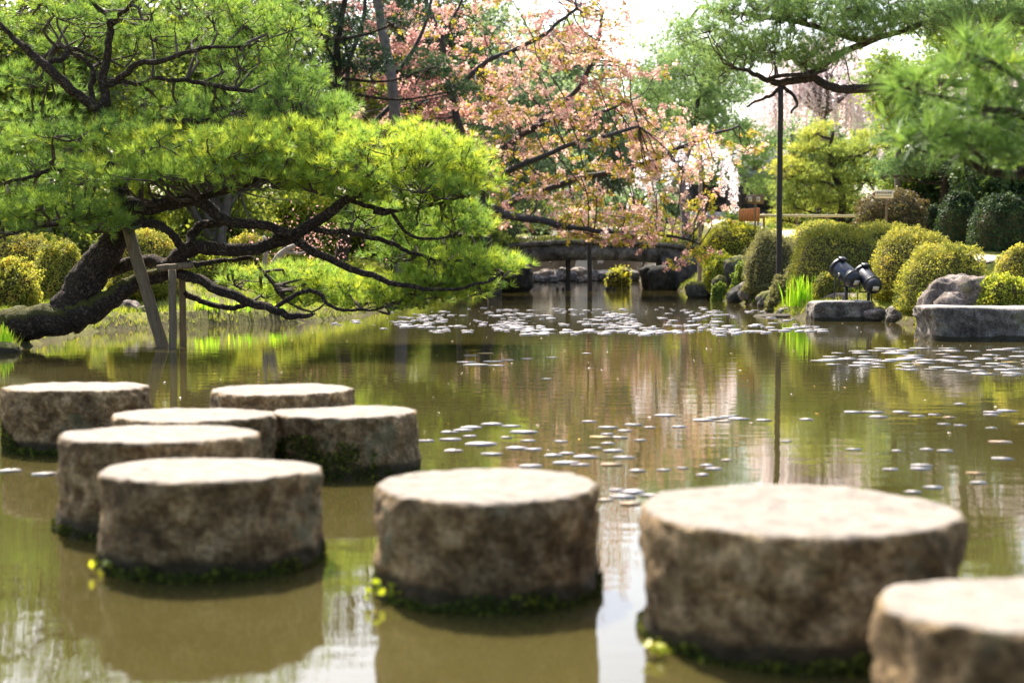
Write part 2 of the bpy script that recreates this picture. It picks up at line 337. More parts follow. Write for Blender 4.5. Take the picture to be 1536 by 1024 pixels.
def tube(mb, P, R, sides=8, rough=0.0, caps=True):
    P = np.asarray(P, float); R = np.broadcast_to(np.asarray(R, float), (len(P),)); n = len(P)
    T = unit(np.gradient(P, axis=0))
    ref = np.array([0.13, 0.95, 0.2]) if abs(T[:, 1]).mean() < 0.8 else np.array([1.0, 0.1, 0.2])
    U = unit(np.cross(T, ref)); Vv = np.cross(T, U)
    a = np.arange(sides) * 2 * np.pi / sides
    rr = R[:, None] * (1 + (RS.random((n, sides)) - 0.5) * rough)
    V = P[:, None, :] + rr[..., None] * (np.cos(a)[None, :, None] * U[:, None, :] + np.sin(a)[None, :, None] * Vv[:, None, :])
    V = V.reshape(-1, 3)
    i = np.arange(n - 1)[:, None] * sides; j = np.arange(sides)[None, :]; k = (j + 1) % sides
    F = np.stack([i + j, i + k, i + sides + k, i + sides + j], -1).reshape(-1, 4)
    F3 = []
    if caps:
        V = np.vstack([V, P[0], P[-1]]); c0, c1 = n * sides, n * sides + 1
        for q in range(sides):
            F3.append((c0, (q + 1) % sides, q)); F3.append((c1, (n - 1) * sides + q, (n - 1) * sides + (q + 1) % sides))
    mb.addtri(V, F, F3); return mb
def box(mb, c, s, rz=0.0, ax=None):
    s = np.array(s) / 2
    V = np.array([[x, y, z] for x in (-1, 1) for y in (-1, 1) for z in (-1, 1)]) * s
    if ax is not None: V = V @ np.array(ax)
    elif rz: V = V @ np.array([[math.cos(rz), math.sin(rz), 0], [-math.sin(rz), math.cos(rz), 0], [0, 0, 1]])
    F = [(0, 1, 3, 2), (4, 6, 7, 5), (0, 4, 5, 1), (2, 3, 7, 6), (0, 2, 6, 4), (1, 5, 7, 3)]
    mb.add(V + np.array(c), F); return mb
def prism(mb, poly, origin, ux, uy, depth):
    """a polygon in the plane (ux, uy) given a real thickness along ux x uy"""
    ux, uy = np.array(ux, float), np.array(uy, float); nz = np.cross(ux, uy); n = len(poly)
    A = np.array([np.array(origin) + ux * p[0] + uy * p[1] for p in poly])
    V = np.vstack([A - nz * depth / 2, A + nz * depth / 2, A.mean(0) - nz * depth / 2, A.mean(0) + nz * depth / 2])
    F4 = [(i, (i + 1) % n, n + (i + 1) % n, n + i) for i in range(n)]
    F3 = [(2 * n, (i + 1) % n, i) for i in range(n)] + [(2 * n + 1, n + i, n + (i + 1) % n) for i in range(n)]
    mb.addtri(V, F4, F3); return mb

def needles(P, A, K, L, w, spread, tint):
    """needle tufts: K thin needles fanning out from each point P about its axis A"""
    n = len(P)
    D = unit(A[:, None, :] + spread * unit(RS.normal(size=(n, K, 3))))
    Ls = L * (0.65 + 0.5 * RS.random((n, K, 1)))
    S = unit(np.cross(D, RS.normal(size=(n, K, 3)))) * w / 2
    b = P[:, None, :] + D * Ls * 0.05
    V = np.stack([b - S, b + S, b + D * Ls], 2).reshape(-1, 3)
    F = np.arange(n * K * 3).reshape(-1, 3)
    tn = np.clip(np.repeat(tint, K) + RS.normal(size=n * K) * 0.07, 0, 1)
    return V, F, np.repeat(tn, 3)
def leaves(P, Nrm, size, tint, aspect=0.55, tilt=0.8, fold=0.0):
    n = len(P)
    nn = unit(np.asarray(Nrm) + tilt * RS.normal(size=(n, 3)))
    U = unit(np.cross(nn, RS.normal(size=(n, 3)))); Vv = np.cross(nn, U)
    s = (np.broadcast_to(np.asarray(size, float), (n,)) * (0.6 + 0.7 * RS.random(n)))[:, None]
    a = P - U * s * 0.5; c = P + U * s * 0.5; b = P + Vv * s * aspect * 0.5 + nn * s * 0.08; d = P - Vv * s * aspect * 0.5 + nn * s * 0.08
    V = np.stack([a, b, c, d], 1).reshape(-1, 3)
    return V, np.arange(n * 4).reshape(-1, 4), np.repeat(np.clip(tint, 0, 1), 4)
def ball(n):
    return unit(RS.normal(size=(n, 3))) * (RS.random((n, 1)) ** (1 / 3))

# ------------------------------------------------------------------ the ground and the pond
POND = np.array([(-9, 0.7), (-9.5, 8), (-7.4, 12.6), (-5.85, 14.6), (-5.62, 15.6), (-5.75, 17), (-6.0, 19), (-6.1, 21), (-5.6, 22.6), (-5.1, 23.2), (-4.5, 23.6), (-3.5, 24.0),
    (-3.0, 27), (-2.5, 36), (-1.4, 48), (-0.9, 55), (0.3, 57.5), (0.5, 62), (0.9, 104), (9.0, 104), (7.6, 62), (6.6, 57), (6.9, 50), (6.2, 44), (5.8, 38.5),
    (6.1, 33), (5.2, 28.2), (5.3, 25.6), (6.4, 24.9), (6.9, 22), (6.5, 19.4), (7.2, 18), (9, 15), (10, 8), (9.5, 0.7)], float)
def shore_dist(X, Y):
    X = np.asarray(X, float); Y = np.asarray(Y, float); best = np.full(X.shape, 1e9); ins = np.zeros(X.shape, bool)
    n = len(POND)
    for i in range(n):
        ax, ay = POND[i]; bx, by = POND[(i + 1) % n]
        dx, dy = bx - ax, by - ay
        t = np.clip(((X - ax) * dx + (Y - ay) * dy) / (dx * dx + dy * dy), 0, 1)
        best = np.minimum(best, np.hypot(X - ax - t * dx, Y - ay - t * dy))
        cr = ((ay > Y) != (by > Y)) & (X < (bx - ax) * (Y - ay) / (by - ay + 1e-12) + ax)
        ins ^= cr
    return np.where(ins, -best, best)
def sst(x):
    x = np.clip(x, 0, 1); return x * x * (3 - 2 * x)
def ground_z(X, Y):
    X = np.asarray(X, float); Y = np.asarray(Y, float)
    sd = shore_dist(X, Y)
    wob = 0.07 * np.sin(X * 1.9 + Y * 0.7) + 0.05 * np.sin(X * 0.8 - Y * 2.3) + 0.04 * np.sin(X * 4.3 + 1.3 * Y)
    land = 0.03 + 0.20 * sst(sd / 0.28) + 0.57 * sst(sd / 5) + np.where(X > 3, 0.25 + 0.55 * sst((Y - 29) / 9), 0.0) * sst(sd / 2.0) + wob * sst(sd / 1.5)
    land = land + np.clip(Y - 36, 0, 60) * 0.042 * sst(sd / 3)
    return np.where(sd > 0, land, np.maximum(-0.8, sd * 0.7))
def gz(x, y): return float(ground_z(np.array([x]), np.array([y]))[0])
def build_ground():
    xs = np.unique(np.concatenate([np.linspace(-500, -40, 24), np.arange(-40, -13, 1.0), np.arange(-13, 14, 0.3), np.arange(14, 40, 1.0), np.linspace(40, 500, 24)]))
    ys = np.unique(np.concatenate([np.linspace(-60, 0, 14), np.arange(0, 12, 1.0), np.arange(12, 64, 0.3), np.arange(64, 120, 1.5), np.linspace(120, 600, 26)]))
    X, Y = np.meshgrid(xs, ys); Z = ground_z(X, Y)
    V = np.stack([X, Y, Z], -1).reshape(-1, 3); nx = len(xs)
    i = np.arange(len(ys) - 1)[:, None] * nx + np.arange(nx - 1)[None, :]
    F = np.stack([i, i + 1, i + nx + 1, i + nx], -1).reshape(-1, 4)
    tag(put("ground", V, F, 'ground', smooth=True), kind="structure")
    wx = np.linspace(-13, 13, 3); wy = np.linspace(-1, 106, 3)
    X, Y = np.meshgrid(wx, wy); V = np.stack([X, Y, X * 0], -1).reshape(-1, 3)
    F = np.array([(a * 3 + b, a * 3 + b + 1, a * 3 + b + 4, a * 3 + b + 3) for a in range(2) for b in range(2)])
    tag(put("pond_water", V, F, 'water'), kind="structure")
build_ground()
def strip(name, pts, width, mat, kind="structure"):
    P = catmull(np.array([(x, y, 0) for x, y in pts]), 40)
    T = unit(np.gradient(P, axis=0)); S = np.stack([-T[:, 1], T[:, 0], T[:, 2]], -1)
    cols = [P + S * width * f for f in np.linspace(-0.5, 0.5, 7)]
    V = np.stack(cols, 1).reshape(-1, 3); V[:, 2] = ground_z(V[:, 0], V[:, 1]) + 0.03
    i = np.arange(39)[:, None] * 7 + np.arange(6)[None, :]
    F = np.stack([i, i + 1, i + 8, i + 7], -1).reshape(-1, 4)
    tag(put(name, V, F, mat, smooth=True), kind=kind)
strip("gravel_path", [(16, 20), (11.5, 26), (9.9, 31), (9.6, 38), (10.5, 50), (11.0, 64), (12.5, 90)], 2.0, 'gravel')

strip("stream_bank", [(0.5, 106), (5, 105.4), (10, 106)], 2.6, 'gravel')
# ------------------------------------------------------------------ stones
def nz(v, s, seed, oct=4):
    return mnoise.fractal(Vector((v[0] * s + seed * 7.31, v[1] * s - seed * 3.7, v[2] * s + seed)), 0.9, 2.1, oct)
def step_stone(cx, ytop, w, D, seed, label, tilt=(0, 0), moss=0.5, lean=0.0, topd=0.0, moss_arcs=None):
    Y = FPX * D / w; c = W(cx, ytop, Y); ht = c[2]; R = D / 2
    prof = []
    for f in np.linspace(0.0, 0.93, 14): prof.append((R * f, ht))
    for a in np.linspace(0.25, 1.0, 6) * math.pi / 2: prof.append((R * 0.945 + R * 0.055 * math.sin(a), ht - R * 0.06 * (1 - math.cos(a))))
    for z in np.linspace(ht - R * 0.10, -0.25, 34): prof.append((R * (1.0 + 0.015 * math.sin((ht - z) * 7 + seed)), z))
    S = 128; V = []
    tx, ty = math.tan(math.radians(tilt[0])), math.tan(math.radians(tilt[1]))
    for r, z in prof:
        for j in range(S):
            a = 2 * math.pi * j / S
            p = (math.cos(a) * r, math.sin(a) * r, z)
            k = 1 + 0.035 * nz((math.cos(a), math.sin(a), 0), 0.9, seed, 2) 
            d = 0.020 * nz(p, 5, seed) + 0.013 * nz(p, 17, seed, 4) - 0.03 * max(0, nz(p, 2.6, seed + 40, 2) - 0.35)
            side = min(1, max(0, (r / R - 0.85) / 0.1))
            zz = z + (0.005 * nz(p, 3, seed + 9, 3) + 0.003 * nz(p, 20, seed, 2)) * (1 if z > 0 else 0)
            zz += (tx * p[0] + ty * p[1]) * min(1, max(0, zz / max(ht, 0.01)))
            q = (r * k + d * side)
            V.append((c[0] + math.cos(a) * q, c[1] + math.sin(a) * q, zz))
    n = len(prof); i = np.arange(n - 1)[:, None] * S; j = np.arange(S)[None, :]; k = (j + 1) % S
    F = np.stack([i + j, i + S + j, i + S + k, i + k], -1).reshape(-1, 4)
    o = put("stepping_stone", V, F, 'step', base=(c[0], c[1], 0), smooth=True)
    tag(o, label, "stepping stone", "round stepping stones across the pond")
    # moss growing in patches round the waterline
    nm = int(2600 * moss); a = RS.random(nm * 3) * 2 * np.pi
    dens = np.array([0.5 + 0.5 * nz((math.cos(q) * 1.6, math.sin(q) * 1.6, 0), 1.2, seed + 20, 3) for q in a])
    zt = np.maximum(0.012, 0.01 + 0.08 * np.clip(dens, 0, 1) ** 2)
    if moss_arcs:
        for (a0, wid, hh) in moss_arcs:
            dd = (a - math.radians(a0) + np.pi) % (2 * np.pi) - np.pi
            zt = np.maximum(zt, hh * np.clip(1 - (dd / math.radians(wid)) ** 2, 0, 1))
    z = RS.random(len(a)) ** 1.2 * zt; keep = RS.random(len(a)) < 0.25 + 0.75 * np.clip(zt / 0.08, 0, 1)
    a, z = a[keep], z[keep]
    kk = np.array([1 + 0.035 * nz((math.cos(q), math.sin(q), 0), 0.9, seed, 2) for q in a])
    rr = R * 1.0 * kk + 0.002 + 0.010 * RS.random(len(a))
    P = np.stack([c[0] + np.cos(a) * rr, c[1] + np.sin(a) * rr, z], -1)
    Nn = np.stack([np.cos(a), np.sin(a), a * 0 + 0.5], -1)
    tn = np.clip(RS.normal(size=len(a)) * 0.25 + 0.4, 0, 1)
    Vm, Fm, tm = leaves(P, Nn, 0.015, tn, 0.7)
    put("moss", Vm, Fm, 'moss', parent=o, tint=tm)
    return c, R, ht
STEP = {}
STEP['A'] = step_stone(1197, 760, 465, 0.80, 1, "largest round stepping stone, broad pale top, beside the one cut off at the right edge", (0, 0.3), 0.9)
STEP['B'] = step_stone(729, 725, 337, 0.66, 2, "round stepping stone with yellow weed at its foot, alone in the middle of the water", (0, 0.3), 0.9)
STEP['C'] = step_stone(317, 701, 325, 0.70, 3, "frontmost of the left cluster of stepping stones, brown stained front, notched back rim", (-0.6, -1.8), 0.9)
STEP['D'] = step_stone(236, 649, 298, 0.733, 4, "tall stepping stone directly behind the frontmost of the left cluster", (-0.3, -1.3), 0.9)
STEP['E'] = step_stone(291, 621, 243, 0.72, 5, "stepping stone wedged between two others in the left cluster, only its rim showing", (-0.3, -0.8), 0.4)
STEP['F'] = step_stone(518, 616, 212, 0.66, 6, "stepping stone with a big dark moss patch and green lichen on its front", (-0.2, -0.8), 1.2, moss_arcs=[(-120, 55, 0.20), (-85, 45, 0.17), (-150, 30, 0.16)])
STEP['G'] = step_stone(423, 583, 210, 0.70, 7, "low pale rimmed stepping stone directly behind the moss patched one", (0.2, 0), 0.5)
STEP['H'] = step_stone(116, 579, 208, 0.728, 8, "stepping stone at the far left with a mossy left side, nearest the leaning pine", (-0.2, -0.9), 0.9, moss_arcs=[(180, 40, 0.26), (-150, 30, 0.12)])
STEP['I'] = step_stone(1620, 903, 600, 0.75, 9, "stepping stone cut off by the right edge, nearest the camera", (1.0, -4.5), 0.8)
# a chip out of the back rim is left to noise; weeds root at three stone feet
def weed(cx, cy, Y, n, size, label):
    b = W(cx, cy, Y); b[2] = 0.0
    P = b + RS.normal(size=(n, 3)) * np.array([size * 0.6, size * 0.4, size * 0.35]) + np.array([0, 0, size * 0.9]); P[:, 2] = np.maximum(P[:, 2], 0.006)
    V, F, t = leaves(P, np.tile([0, -0.3, 0.6], (n, 1)), size * 0.85, 0.5 + 0.25 * RS.normal(size=n), 0.6, 0.7)
    o = thing("weed", b, label, "plant")
    put("leaf", V, F, 'weed', parent=o, tint=t)
    mb = MB()
    for p in P[::3]: tube(mb, catmull([b, (b + p) / 2 + np.array([0, 0, 0.01]), p], 5), 0.0015, 4)
    Vs, Fs = mb.out(); put("stem", Vs, Fs, 'twig', parent=o)
weed(158, 868, 4.36, 16, 0.035, "small yellow green weed at the left foot of the frontmost left stepping stone")
weed(574, 918, 3.98, 16, 0.035, "small yellow weed at the left foot of the middle stepping stone")
weed(988, 1000, 3.42, 18, 0.030, "small bright weed at the left foot of the largest stepping stone")

def rock(x0, x1, yt, yb, Y, seed, mat, label, p=2.6, depth=0.8, name="rock", rough=0.16, cat="rock", sink=0.15, group=None):
    a = W(x0, yb, Y); b = W(x1, yt, Y); rx = (b[0] - a[0]) / 2; hh = max(b[2] - a[2], 0.05)
    cx = (a[0] + b[0]) / 2; zb = min(a[2], max(gz(cx, Y), -0.02)); rz = (b[2] - zb) / 2 * 1.0
    bm = bmesh.new(); bmesh.ops.create_icosphere(bm, subdivisions=5 if rx * FPX / Y > 30 else 4, radius=1)
    ry = rx * depth
    for v in bm.verts:
        d = v.co.normalized(); l = (abs(d.x) ** p + abs(d.y) ** p + abs(d.z) ** p) ** (1 / p)
        q = d / l
        q = Vector((q.x * (1 + 0.08 * math.sin(seed * 3 + d.z * 2)), q.y, q.z + 0.08 * q.x * math.sin(seed * 5)))
        f = 1 + rough * nz(q, 1.1, seed, 3) + rough * 0.42 * nz(q, 3.4, seed, 5)
        cell = mnoise.voronoi(Vector((q.x * 1.4 + seed, q.y * 1.4, q.z * 1.4 - seed)))[0]
        f += rough * 0.35 * (cell[1] - cell[0] - 0.3)
        zc = q.z * f
        v.co = Vector((q.x * f * rx, q.y * f * ry, zc * rz if zc > 0 else zc * (rz + sink)))
    bm.normal_update()
    V = np.array([v.co[:] for v in bm.verts]); F = np.array([[v.index for v in f.verts] for f in bm.faces]); bm.free()
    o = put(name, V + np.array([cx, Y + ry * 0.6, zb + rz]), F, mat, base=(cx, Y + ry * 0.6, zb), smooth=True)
    tag(o, label, cat, group); return o
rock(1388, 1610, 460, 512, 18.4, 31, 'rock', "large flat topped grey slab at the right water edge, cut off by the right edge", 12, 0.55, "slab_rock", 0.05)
rock(1392, 1500, 411, 470, 19.9, 32, 'rock_brown', "big rounded pinkish boulder resting behind the large flat grey slab", 2.6, 0.7)
rock(1400, 1456, 440, 472, 19.5, 33, 'rock_brown', "small rounded boulder tucked between the pinkish boulder and the flat slab", 2.4, 0.7)
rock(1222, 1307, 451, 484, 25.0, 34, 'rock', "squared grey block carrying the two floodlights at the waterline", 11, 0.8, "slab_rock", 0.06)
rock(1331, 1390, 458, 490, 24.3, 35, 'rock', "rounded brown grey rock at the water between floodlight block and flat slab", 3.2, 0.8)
rock(1298, 1338, 463, 486, 24.8, 36, 'rock_brown', "low brown rock wedged at the right side of the floodlight block", 3, 0.9)
rock(1374, 1400, 468, 494, 22.8, 37, 'rock_moss', "small yellow mossed rock by the left end of the large flat slab", 2.4, 0.9)
rock(1140, 1222, 471, 485, 27.0, 38, 'rock_brown', "thin flat stepping slab lying in the water before the bright iris", 4, 0.9, "slab_rock", 0.08)
rock(1166, 1204, 461, 477, 27.8, 39, 'rock', "low dark stone on the thin flat slab before the iris", 2.6, 0.9)
rock(1238, 1302, 440, 462, 26.4, 40, 'rock_brown', "pale low boulder just behind the floodlight block", 3, 0.8)
rock(1308, 1362, 450, 468, 26.2, 41, 'rock', "low pale stones beneath the right floodlight", 3, 0.8)
rock(1192, 1234, 440, 474, 28.0, 42, 'rock_moss', "mossy dark rock behind the right side of the bright iris", 2.6, 0.8)
rock(1092, 1142, 428, 456, 37.0, 43, 'rock_dark', "smooth dark boulder at the waterline right of the bridge", 2.6, 0.8)
rock(1030, 1066, 422, 450, 44.0, 44, 'rock_moss', "rounded mossy rock in the water under the right end of the bridge", 2.4, 0.8)
rock(1068, 1096, 414, 452, 41.0, 45, 'rock_moss', "upright mossy rock between the dark boulder and the bridge", 2.6, 0.8)
rock(1088, 1132, 384, 432, 40.5, 46, 'rock_moss', "tall weathered bank rock with yellow moss above the dark boulder", 3, 0.7)
rock(1058, 1090, 396, 432, 46.0, 47, 'rock_brown', "pale tan rock against the right bridge abutment", 3, 0.8)
rock(1136, 1172, 436, 470, 33.5, 48, 'rock_moss', "mossy rock on the right bank between dark boulder and iris", 2.6, 0.8)
rock(1110, 1150, 420, 446, 36.0, 49, 'rock', "grey rock half hidden by shrubs above the dark boulder", 2.8, 0.8)
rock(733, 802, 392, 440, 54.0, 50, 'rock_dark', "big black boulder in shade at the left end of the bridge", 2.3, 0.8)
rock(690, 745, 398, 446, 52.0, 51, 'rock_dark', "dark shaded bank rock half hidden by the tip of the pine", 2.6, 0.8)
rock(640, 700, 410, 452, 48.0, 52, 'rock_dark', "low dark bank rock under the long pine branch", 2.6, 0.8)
rock(172, 208, 452, 492, 23.0, 53, 'rock_brown', "brown bank rock seen behind the leaning trunk", 2.8, 0.8)
rock(203, 236, 458, 492, 22.9, 54, 'rock_brown', "pale bank rock left of the slanted pine prop", 2.8, 0.8)
rock(148, 172, 466, 494, 22.5, 55, 'rock_moss', "small mossy bank rock behind the leaning trunk", 2.6, 0.8)
rock(226, 262, 466, 490, 23.6, 56, 'rock_moss', "low mossy rock behind the pine props at the lawn edge", 2.6, 0.8)
rock(-30, 24, 515, 548, 15.6, 57, 'rock_moss', "mossy stone at the left edge below the leaning trunk", 2.6, 0.8)
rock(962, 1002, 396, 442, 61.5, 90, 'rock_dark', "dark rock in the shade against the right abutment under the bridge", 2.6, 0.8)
rock(972, 1016, 397, 441, 57.4, 92, 'rock_dark', "black rock at the waterline before the right abutment", 2.5, 0.7)  # added dark rock, set to hide the sunlit abutment side
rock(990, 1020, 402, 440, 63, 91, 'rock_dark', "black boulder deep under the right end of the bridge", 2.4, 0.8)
for i, (x, y, w, m, Y) in enumerate([(806, 413, 22, 'rock_brown', 72), (830, 416, 18, 'rock', 70), (856, 411, 24, 'rock', 74), (882, 415, 20, 'rock_brown', 71), (906, 410, 26, 'rock', 75),
        (930, 413, 20, 'rock_dark', 72), (950, 409, 22, 'rock', 76), (820, 406, 30, 'rock_brown', 79), (868, 404, 34, 'rock_brown', 81), (916, 402, 30, 'rock', 82), (795, 412, 16, 'rock_brown', 70), (840, 409, 16, 'rock_brown', 76), (893, 408, 14, 'rock_brown', 75), (935, 405, 22, 'rock_brown', 80), (845, 404, 18, 'rock', 80), (898, 402, 20, 'rock_brown', 83), (870, 418, 12, 'rock_brown', 69), (918, 417, 14, 'rock', 69), (815, 418, 14, 'rock', 69)]):
    Y = 84 + (Y - 68) * 1.5
    rock(x - w * .42, x + w * .42, y - 3, y + 4, Y, 70 + i, m, "stream stone seen through the arch under the bridge", 2.6, 0.9, "stream_rock", group="stream stones beyond the bridge")

# ------------------------------------------------------------------ trees
def limb_path(pts, Y0=None, n=None, jit=0.0):
    P = np.array([W(p[0], p[1], (p[2] if len(p) > 2 else Y0)) for p in pts])
    n = n or max(8, 5 * len(P)); Q = catmull(P, n)
    if jit:
        J = RS.normal(size=(n, 3)) * jit; J[0] = 0; J[1:-1] = (J[:-2] + J[1:-1] + J[2:]) / 2; Q = Q + J
    return Q
def radii(rs, n): return np.interp(np.linspace(0, 1, n), np.linspace(0, 1, len(rs)), rs)
def twig_mesh(mb, starts, ends, r0, r1, droop=0.0, seg=6, sides=4, wig=0.08):
    for s, e in zip(starts, ends):
        d = e - s; L = np.linalg.norm(d) + 1e-6
        m1 = s + d * 0.35 + np.array([0, 0, droop * L]) + RS.normal(size=3) * wig * L
        m2 = s + d * 0.7 + np.array([0, 0, droop * L * 0.7]) + RS.normal(size=3) * wig * L
        tube(mb, catmull([s, m1, m2, e], seg), np.linspace(r0, r1, seg), sides, caps=False)
def sprig_ends(c, r, n, up=0.35):
    q = ball(n); q = q * 0.55 + unit(q) * 0.45 * (0.6 + 0.4 * RS.random((n, 1))); q[:, 2] = np.where(q[:, 2] < 0, q[:, 2] * 0.7, q[:, 2])
    return c + q * r, q
def pine_crown(root, limbs, pads, mat, L, w, K, tufts, spread_r, twigmat='twig', r0=0.012, r1=0.004, axis_up=0.9, spread=0.85, Yref=None, extra_twigs=1, name="foliage", twig_share=1.0):
    """pads: (centre, radii, sprigs, tint). Twigs run from the nearest limb to every sprig; needle tufts sit on the sprigs."""
    LP = np.concatenate(limbs)
    mb = MB(); PP = []; AA = []; TT = []
    for c, r, n, tint in pads:
        E, q = sprig_ends(np.array(c), np.array(r), n)
        d2 = ((E[:, None, :] - LP[None]) ** 2 * np.array([1, 1, 1.6])).sum(-1); nb = LP[d2.argmin(1)]
        k = max(1, n // 6); hub = E[RS.choice(n, k, replace=False)] * 0.75 + np.array(c) * 0.25 - np.array([0, 0, r[2] * 0.35])
        nh = hub[((E[:, None, :] - hub[None]) ** 2).sum(-1).argmin(1)]
        hn = LP[(((hub[:, None, :] - LP[None]) ** 2).sum(-1)).argmin(1)]
        twig_mesh(mb, hn, hub, r0 * 1.8, r0 * 0.9, -0.04, 7, 5, 0.07)
        s = RS.random(n) < twig_share
        twig_mesh(mb, nh[s], E[s], r0 * 0.8, r1, -0.08, 5, 4, 0.08)
        m = n * tufts
        B = np.repeat(E, tufts, 0); off = RS.normal(size=(m, 3)) * spread_r * np.array([1, 1, 0.45]); P = B + off
        A = unit(np.tile([0, 0, axis_up], (m, 1)) + 0.5 * off / spread_r + 0.45 * np.repeat(q, tufts, 0) + 0.3 * RS.normal(size=(m, 3)))
        PP.append(P); AA.append(A); TT.append(np.repeat(tint + 0.10 * RS.normal(size=n), tufts) + 0.12 * RS.normal(size=m))
    P, A, T = np.concatenate(PP), np.concatenate(AA), np.clip(np.concatenate(TT), 0, 1)
    V, F, t = needles(P, A, K, L, w, spread, T)
    put(name, V, F, mat, parent=root, tint=t)
    Vt, Ft = mb.out(); put("twigs", Vt, Ft, twigmat, parent=root, smooth=True)
def pxpads(lst, Yc):
    out = []
    for cx, cy, rx, ry, dy, rd, n, t in lst:
        Y = Yc + dy; out.append((W(cx, cy, Y), (px(rx, Y), rd, px(ry, Y)), n, t))
    return out

def leaning_pine():
    Y = 17.0; base = W(-60, 505, Y); base[2] = gz(base[0], base[1])
    t = thing("leaning_pine", base, "old leaning pine with mossy trunk and long gnarled limbs sweeping over the water", "pine tree")
    k = Y / FPX; limbs = []
    def lim(name, pts, rpx, mat='pinebark', jit=0.012, n=None, sides=12):
        P = limb_path([(a, b, Y + (c[0] if c else 0)) for a, b, *c in pts], n=n, jit=jit); limbs.append(P)
        mb = MB(); tube(mb, P, radii(rpx, len(P)) * k * (0.85 if name == 'limb' else 1), sides, 0.16); V, F = mb.out()
        put(name, V, F, mat, parent=t, smooth=True)
    lim("trunk", [(-70, 512), (0, 490), (50, 482), (100, 476), (140, 464), (170, 444), (205, 421), (245, 410), (264, 404)], [31, 28, 25, 23, 19, 15, 12, 11, 10], 'pinebark_moss', n=60, sides=18)
    lim("trunk", [(98, 476, 0.1), (118, 442, 0.1), (142, 405, 0.1), (165, 370, 0.1), (184, 335, 0.1), (186, 296, 0.1), (168, 255, 0.15), (148, 215, 0.2), (148, 180, 0.2), (158, 150, 0.2)], [33, 29, 25, 21, 17, 14, 12, 10, 9, 8], n=60, sides=18)
    lim("limb", [(158, 158, 0.2), (153, 122, 0.2), (160, 90, 0.2), (165, 55, 0.2), (165, 35, 0.2), (146, 10, 0.2), (128, -20, 0.2), (130, -60, 0.2)], [9, 8, 7, 6, 5, 4, 3, 2])
    lim("limb", [(166, 38, 0.2), (180, 22, 0.1), (200, 2, 0), (215, -25, 0), (260, -50, 0)], [5, 4, 3.5, 3, 2])
    lim("limb", [(150, 170, 0.2), (118, 142, 0), (92, 122, -0.1), (62, 95, -0.1), (45, 76, -0.1), (22, 58, -0.1), (2, 38, -0.1), (-30, 20, -0.1)], [9, 9, 9, 8, 7, 5, 4, 3])
    lim("limb", [(64, 95, -0.1), (95, 88, 0), (104, 72, 0.1), (140, 84, 0.2), (150, 96, 0.2)], [5, 5, 4, 3, 2])
    lim("limb", [(160, 126, 0.2), (186, 112, 0.2), (206, 95, 0.1), (235, 93, 0), (270, 82, 0), (310, 70, 0), (360, 72, 0)], [6, 6, 5, 5, 4, 3, 2])
    lim("limb", [(166, 122, 0.2), (200, 124, 0.3), (240, 118, 0.4), (290, 122, 0.4), (340, 132, 0.3), (400, 138, 0.2), (450, 150, 0)], [5, 4, 4, 4, 4, 3, 2])
    lim("limb", [(138, 160, 0.2), (137, 135, 0.3), (140, 112, 0.4), (120, 85, 0.5), (80, 68, 0.6)], [6, 5, 5, 4, 3])
    lim("limb", [(186, 305), (225, 312, -0.2), (262, 305, -0.3), (292, 298, -0.4), (318, 315, -0.4), (346, 332, -0.4), (400, 338, -0.4), (440, 352, -0.4)], [14, 13, 12, 10, 10, 9, 8, 7])
    lim("limb", [(292, 300, -0.4), (340, 285, -0.5), (400, 268, -0.6), (470, 262, -0.7), (540, 258, -0.6), (620, 262, -0.4)], [6, 6, 5, 4, 3, 2])
    lim("limb", [(183, 345), (212, 334, -0.3), (238, 338, -0.4), (260, 352, -0.4), (274, 370, -0.3)], [8, 8, 7, 7, 8])
    lim("limb", [(252, 402), (268, 384), (290, 372), (330, 372, 0), (380, 374, -0.1), (425, 362, -0.2), (460, 342, -0.3), (495, 318, -0.4), (530, 290, -0.5), (570, 270, -0.5)], [14, 14, 13, 12, 11, 10, 10, 9, 6, 3], n=50)
    lim("limb", [(284, 372, 0), (290, 350, 0.1), (304, 338, 0.1), (330, 332, 0.2), (322, 312, 0.3), (300, 295, 0.4)], [10, 9, 8, 8, 6, 4])
    lim("limb", [(412, 350, -0.3), (445, 362, -0.2), (480, 382, -0.2), (530, 402, -0.3), (580, 420, -0.4), (625, 432, -0.4), (670, 434, -0.3), (720, 425, -0.2), (755, 412, 0)], [8, 8, 7, 6, 5, 4, 3, 2.5, 1.5], n=50)
    lim("limb", [(470, 345, -0.3), (510, 348, -0.3), (545, 352, -0.3), (585, 362, -0.2), (612, 376, -0.1), (655, 388, 0), (700, 392, 0.1)], [5, 5, 4.5, 4, 3.5, 3, 2])
    lim("limb", [(560, 318, -0.4), (590, 322, -0.3), (605, 345, -0.3), (640, 358, -0.2), (690, 352, 0)], [4, 3.5, 3, 2.5, 1.5])
    lim("limb", [(520, 300, -0.4), (560, 312, -0.3), (600, 318, -0.2), (660, 305, 0), (710, 290, 0.1)], [4, 4, 3, 2.5, 1.5])
    lim("limb", [(268, 410), (300, 420, -0.1), (335, 438, -0.2), (372, 452, -0.2), (410, 464, -0.3), (440, 474, -0.3), (470, 470, -0.3)], [10, 9, 9, 8, 7, 6, 3], n=40)
    lim("limb", [(410, 464, -0.3), (450, 440, -0.3), (475, 440, -0.3), (495, 458, -0.3), (530, 466, -0.2), (580, 462, 0)], [4, 4, 3.5, 3, 2.5, 1.5])
    lim("limb", [(275, 438, 0.2), (310, 454, 0.2), (345, 462, 0.1), (375, 456, 0.1), (400, 462, -0.2)], [6, 5, 5, 4, 3])
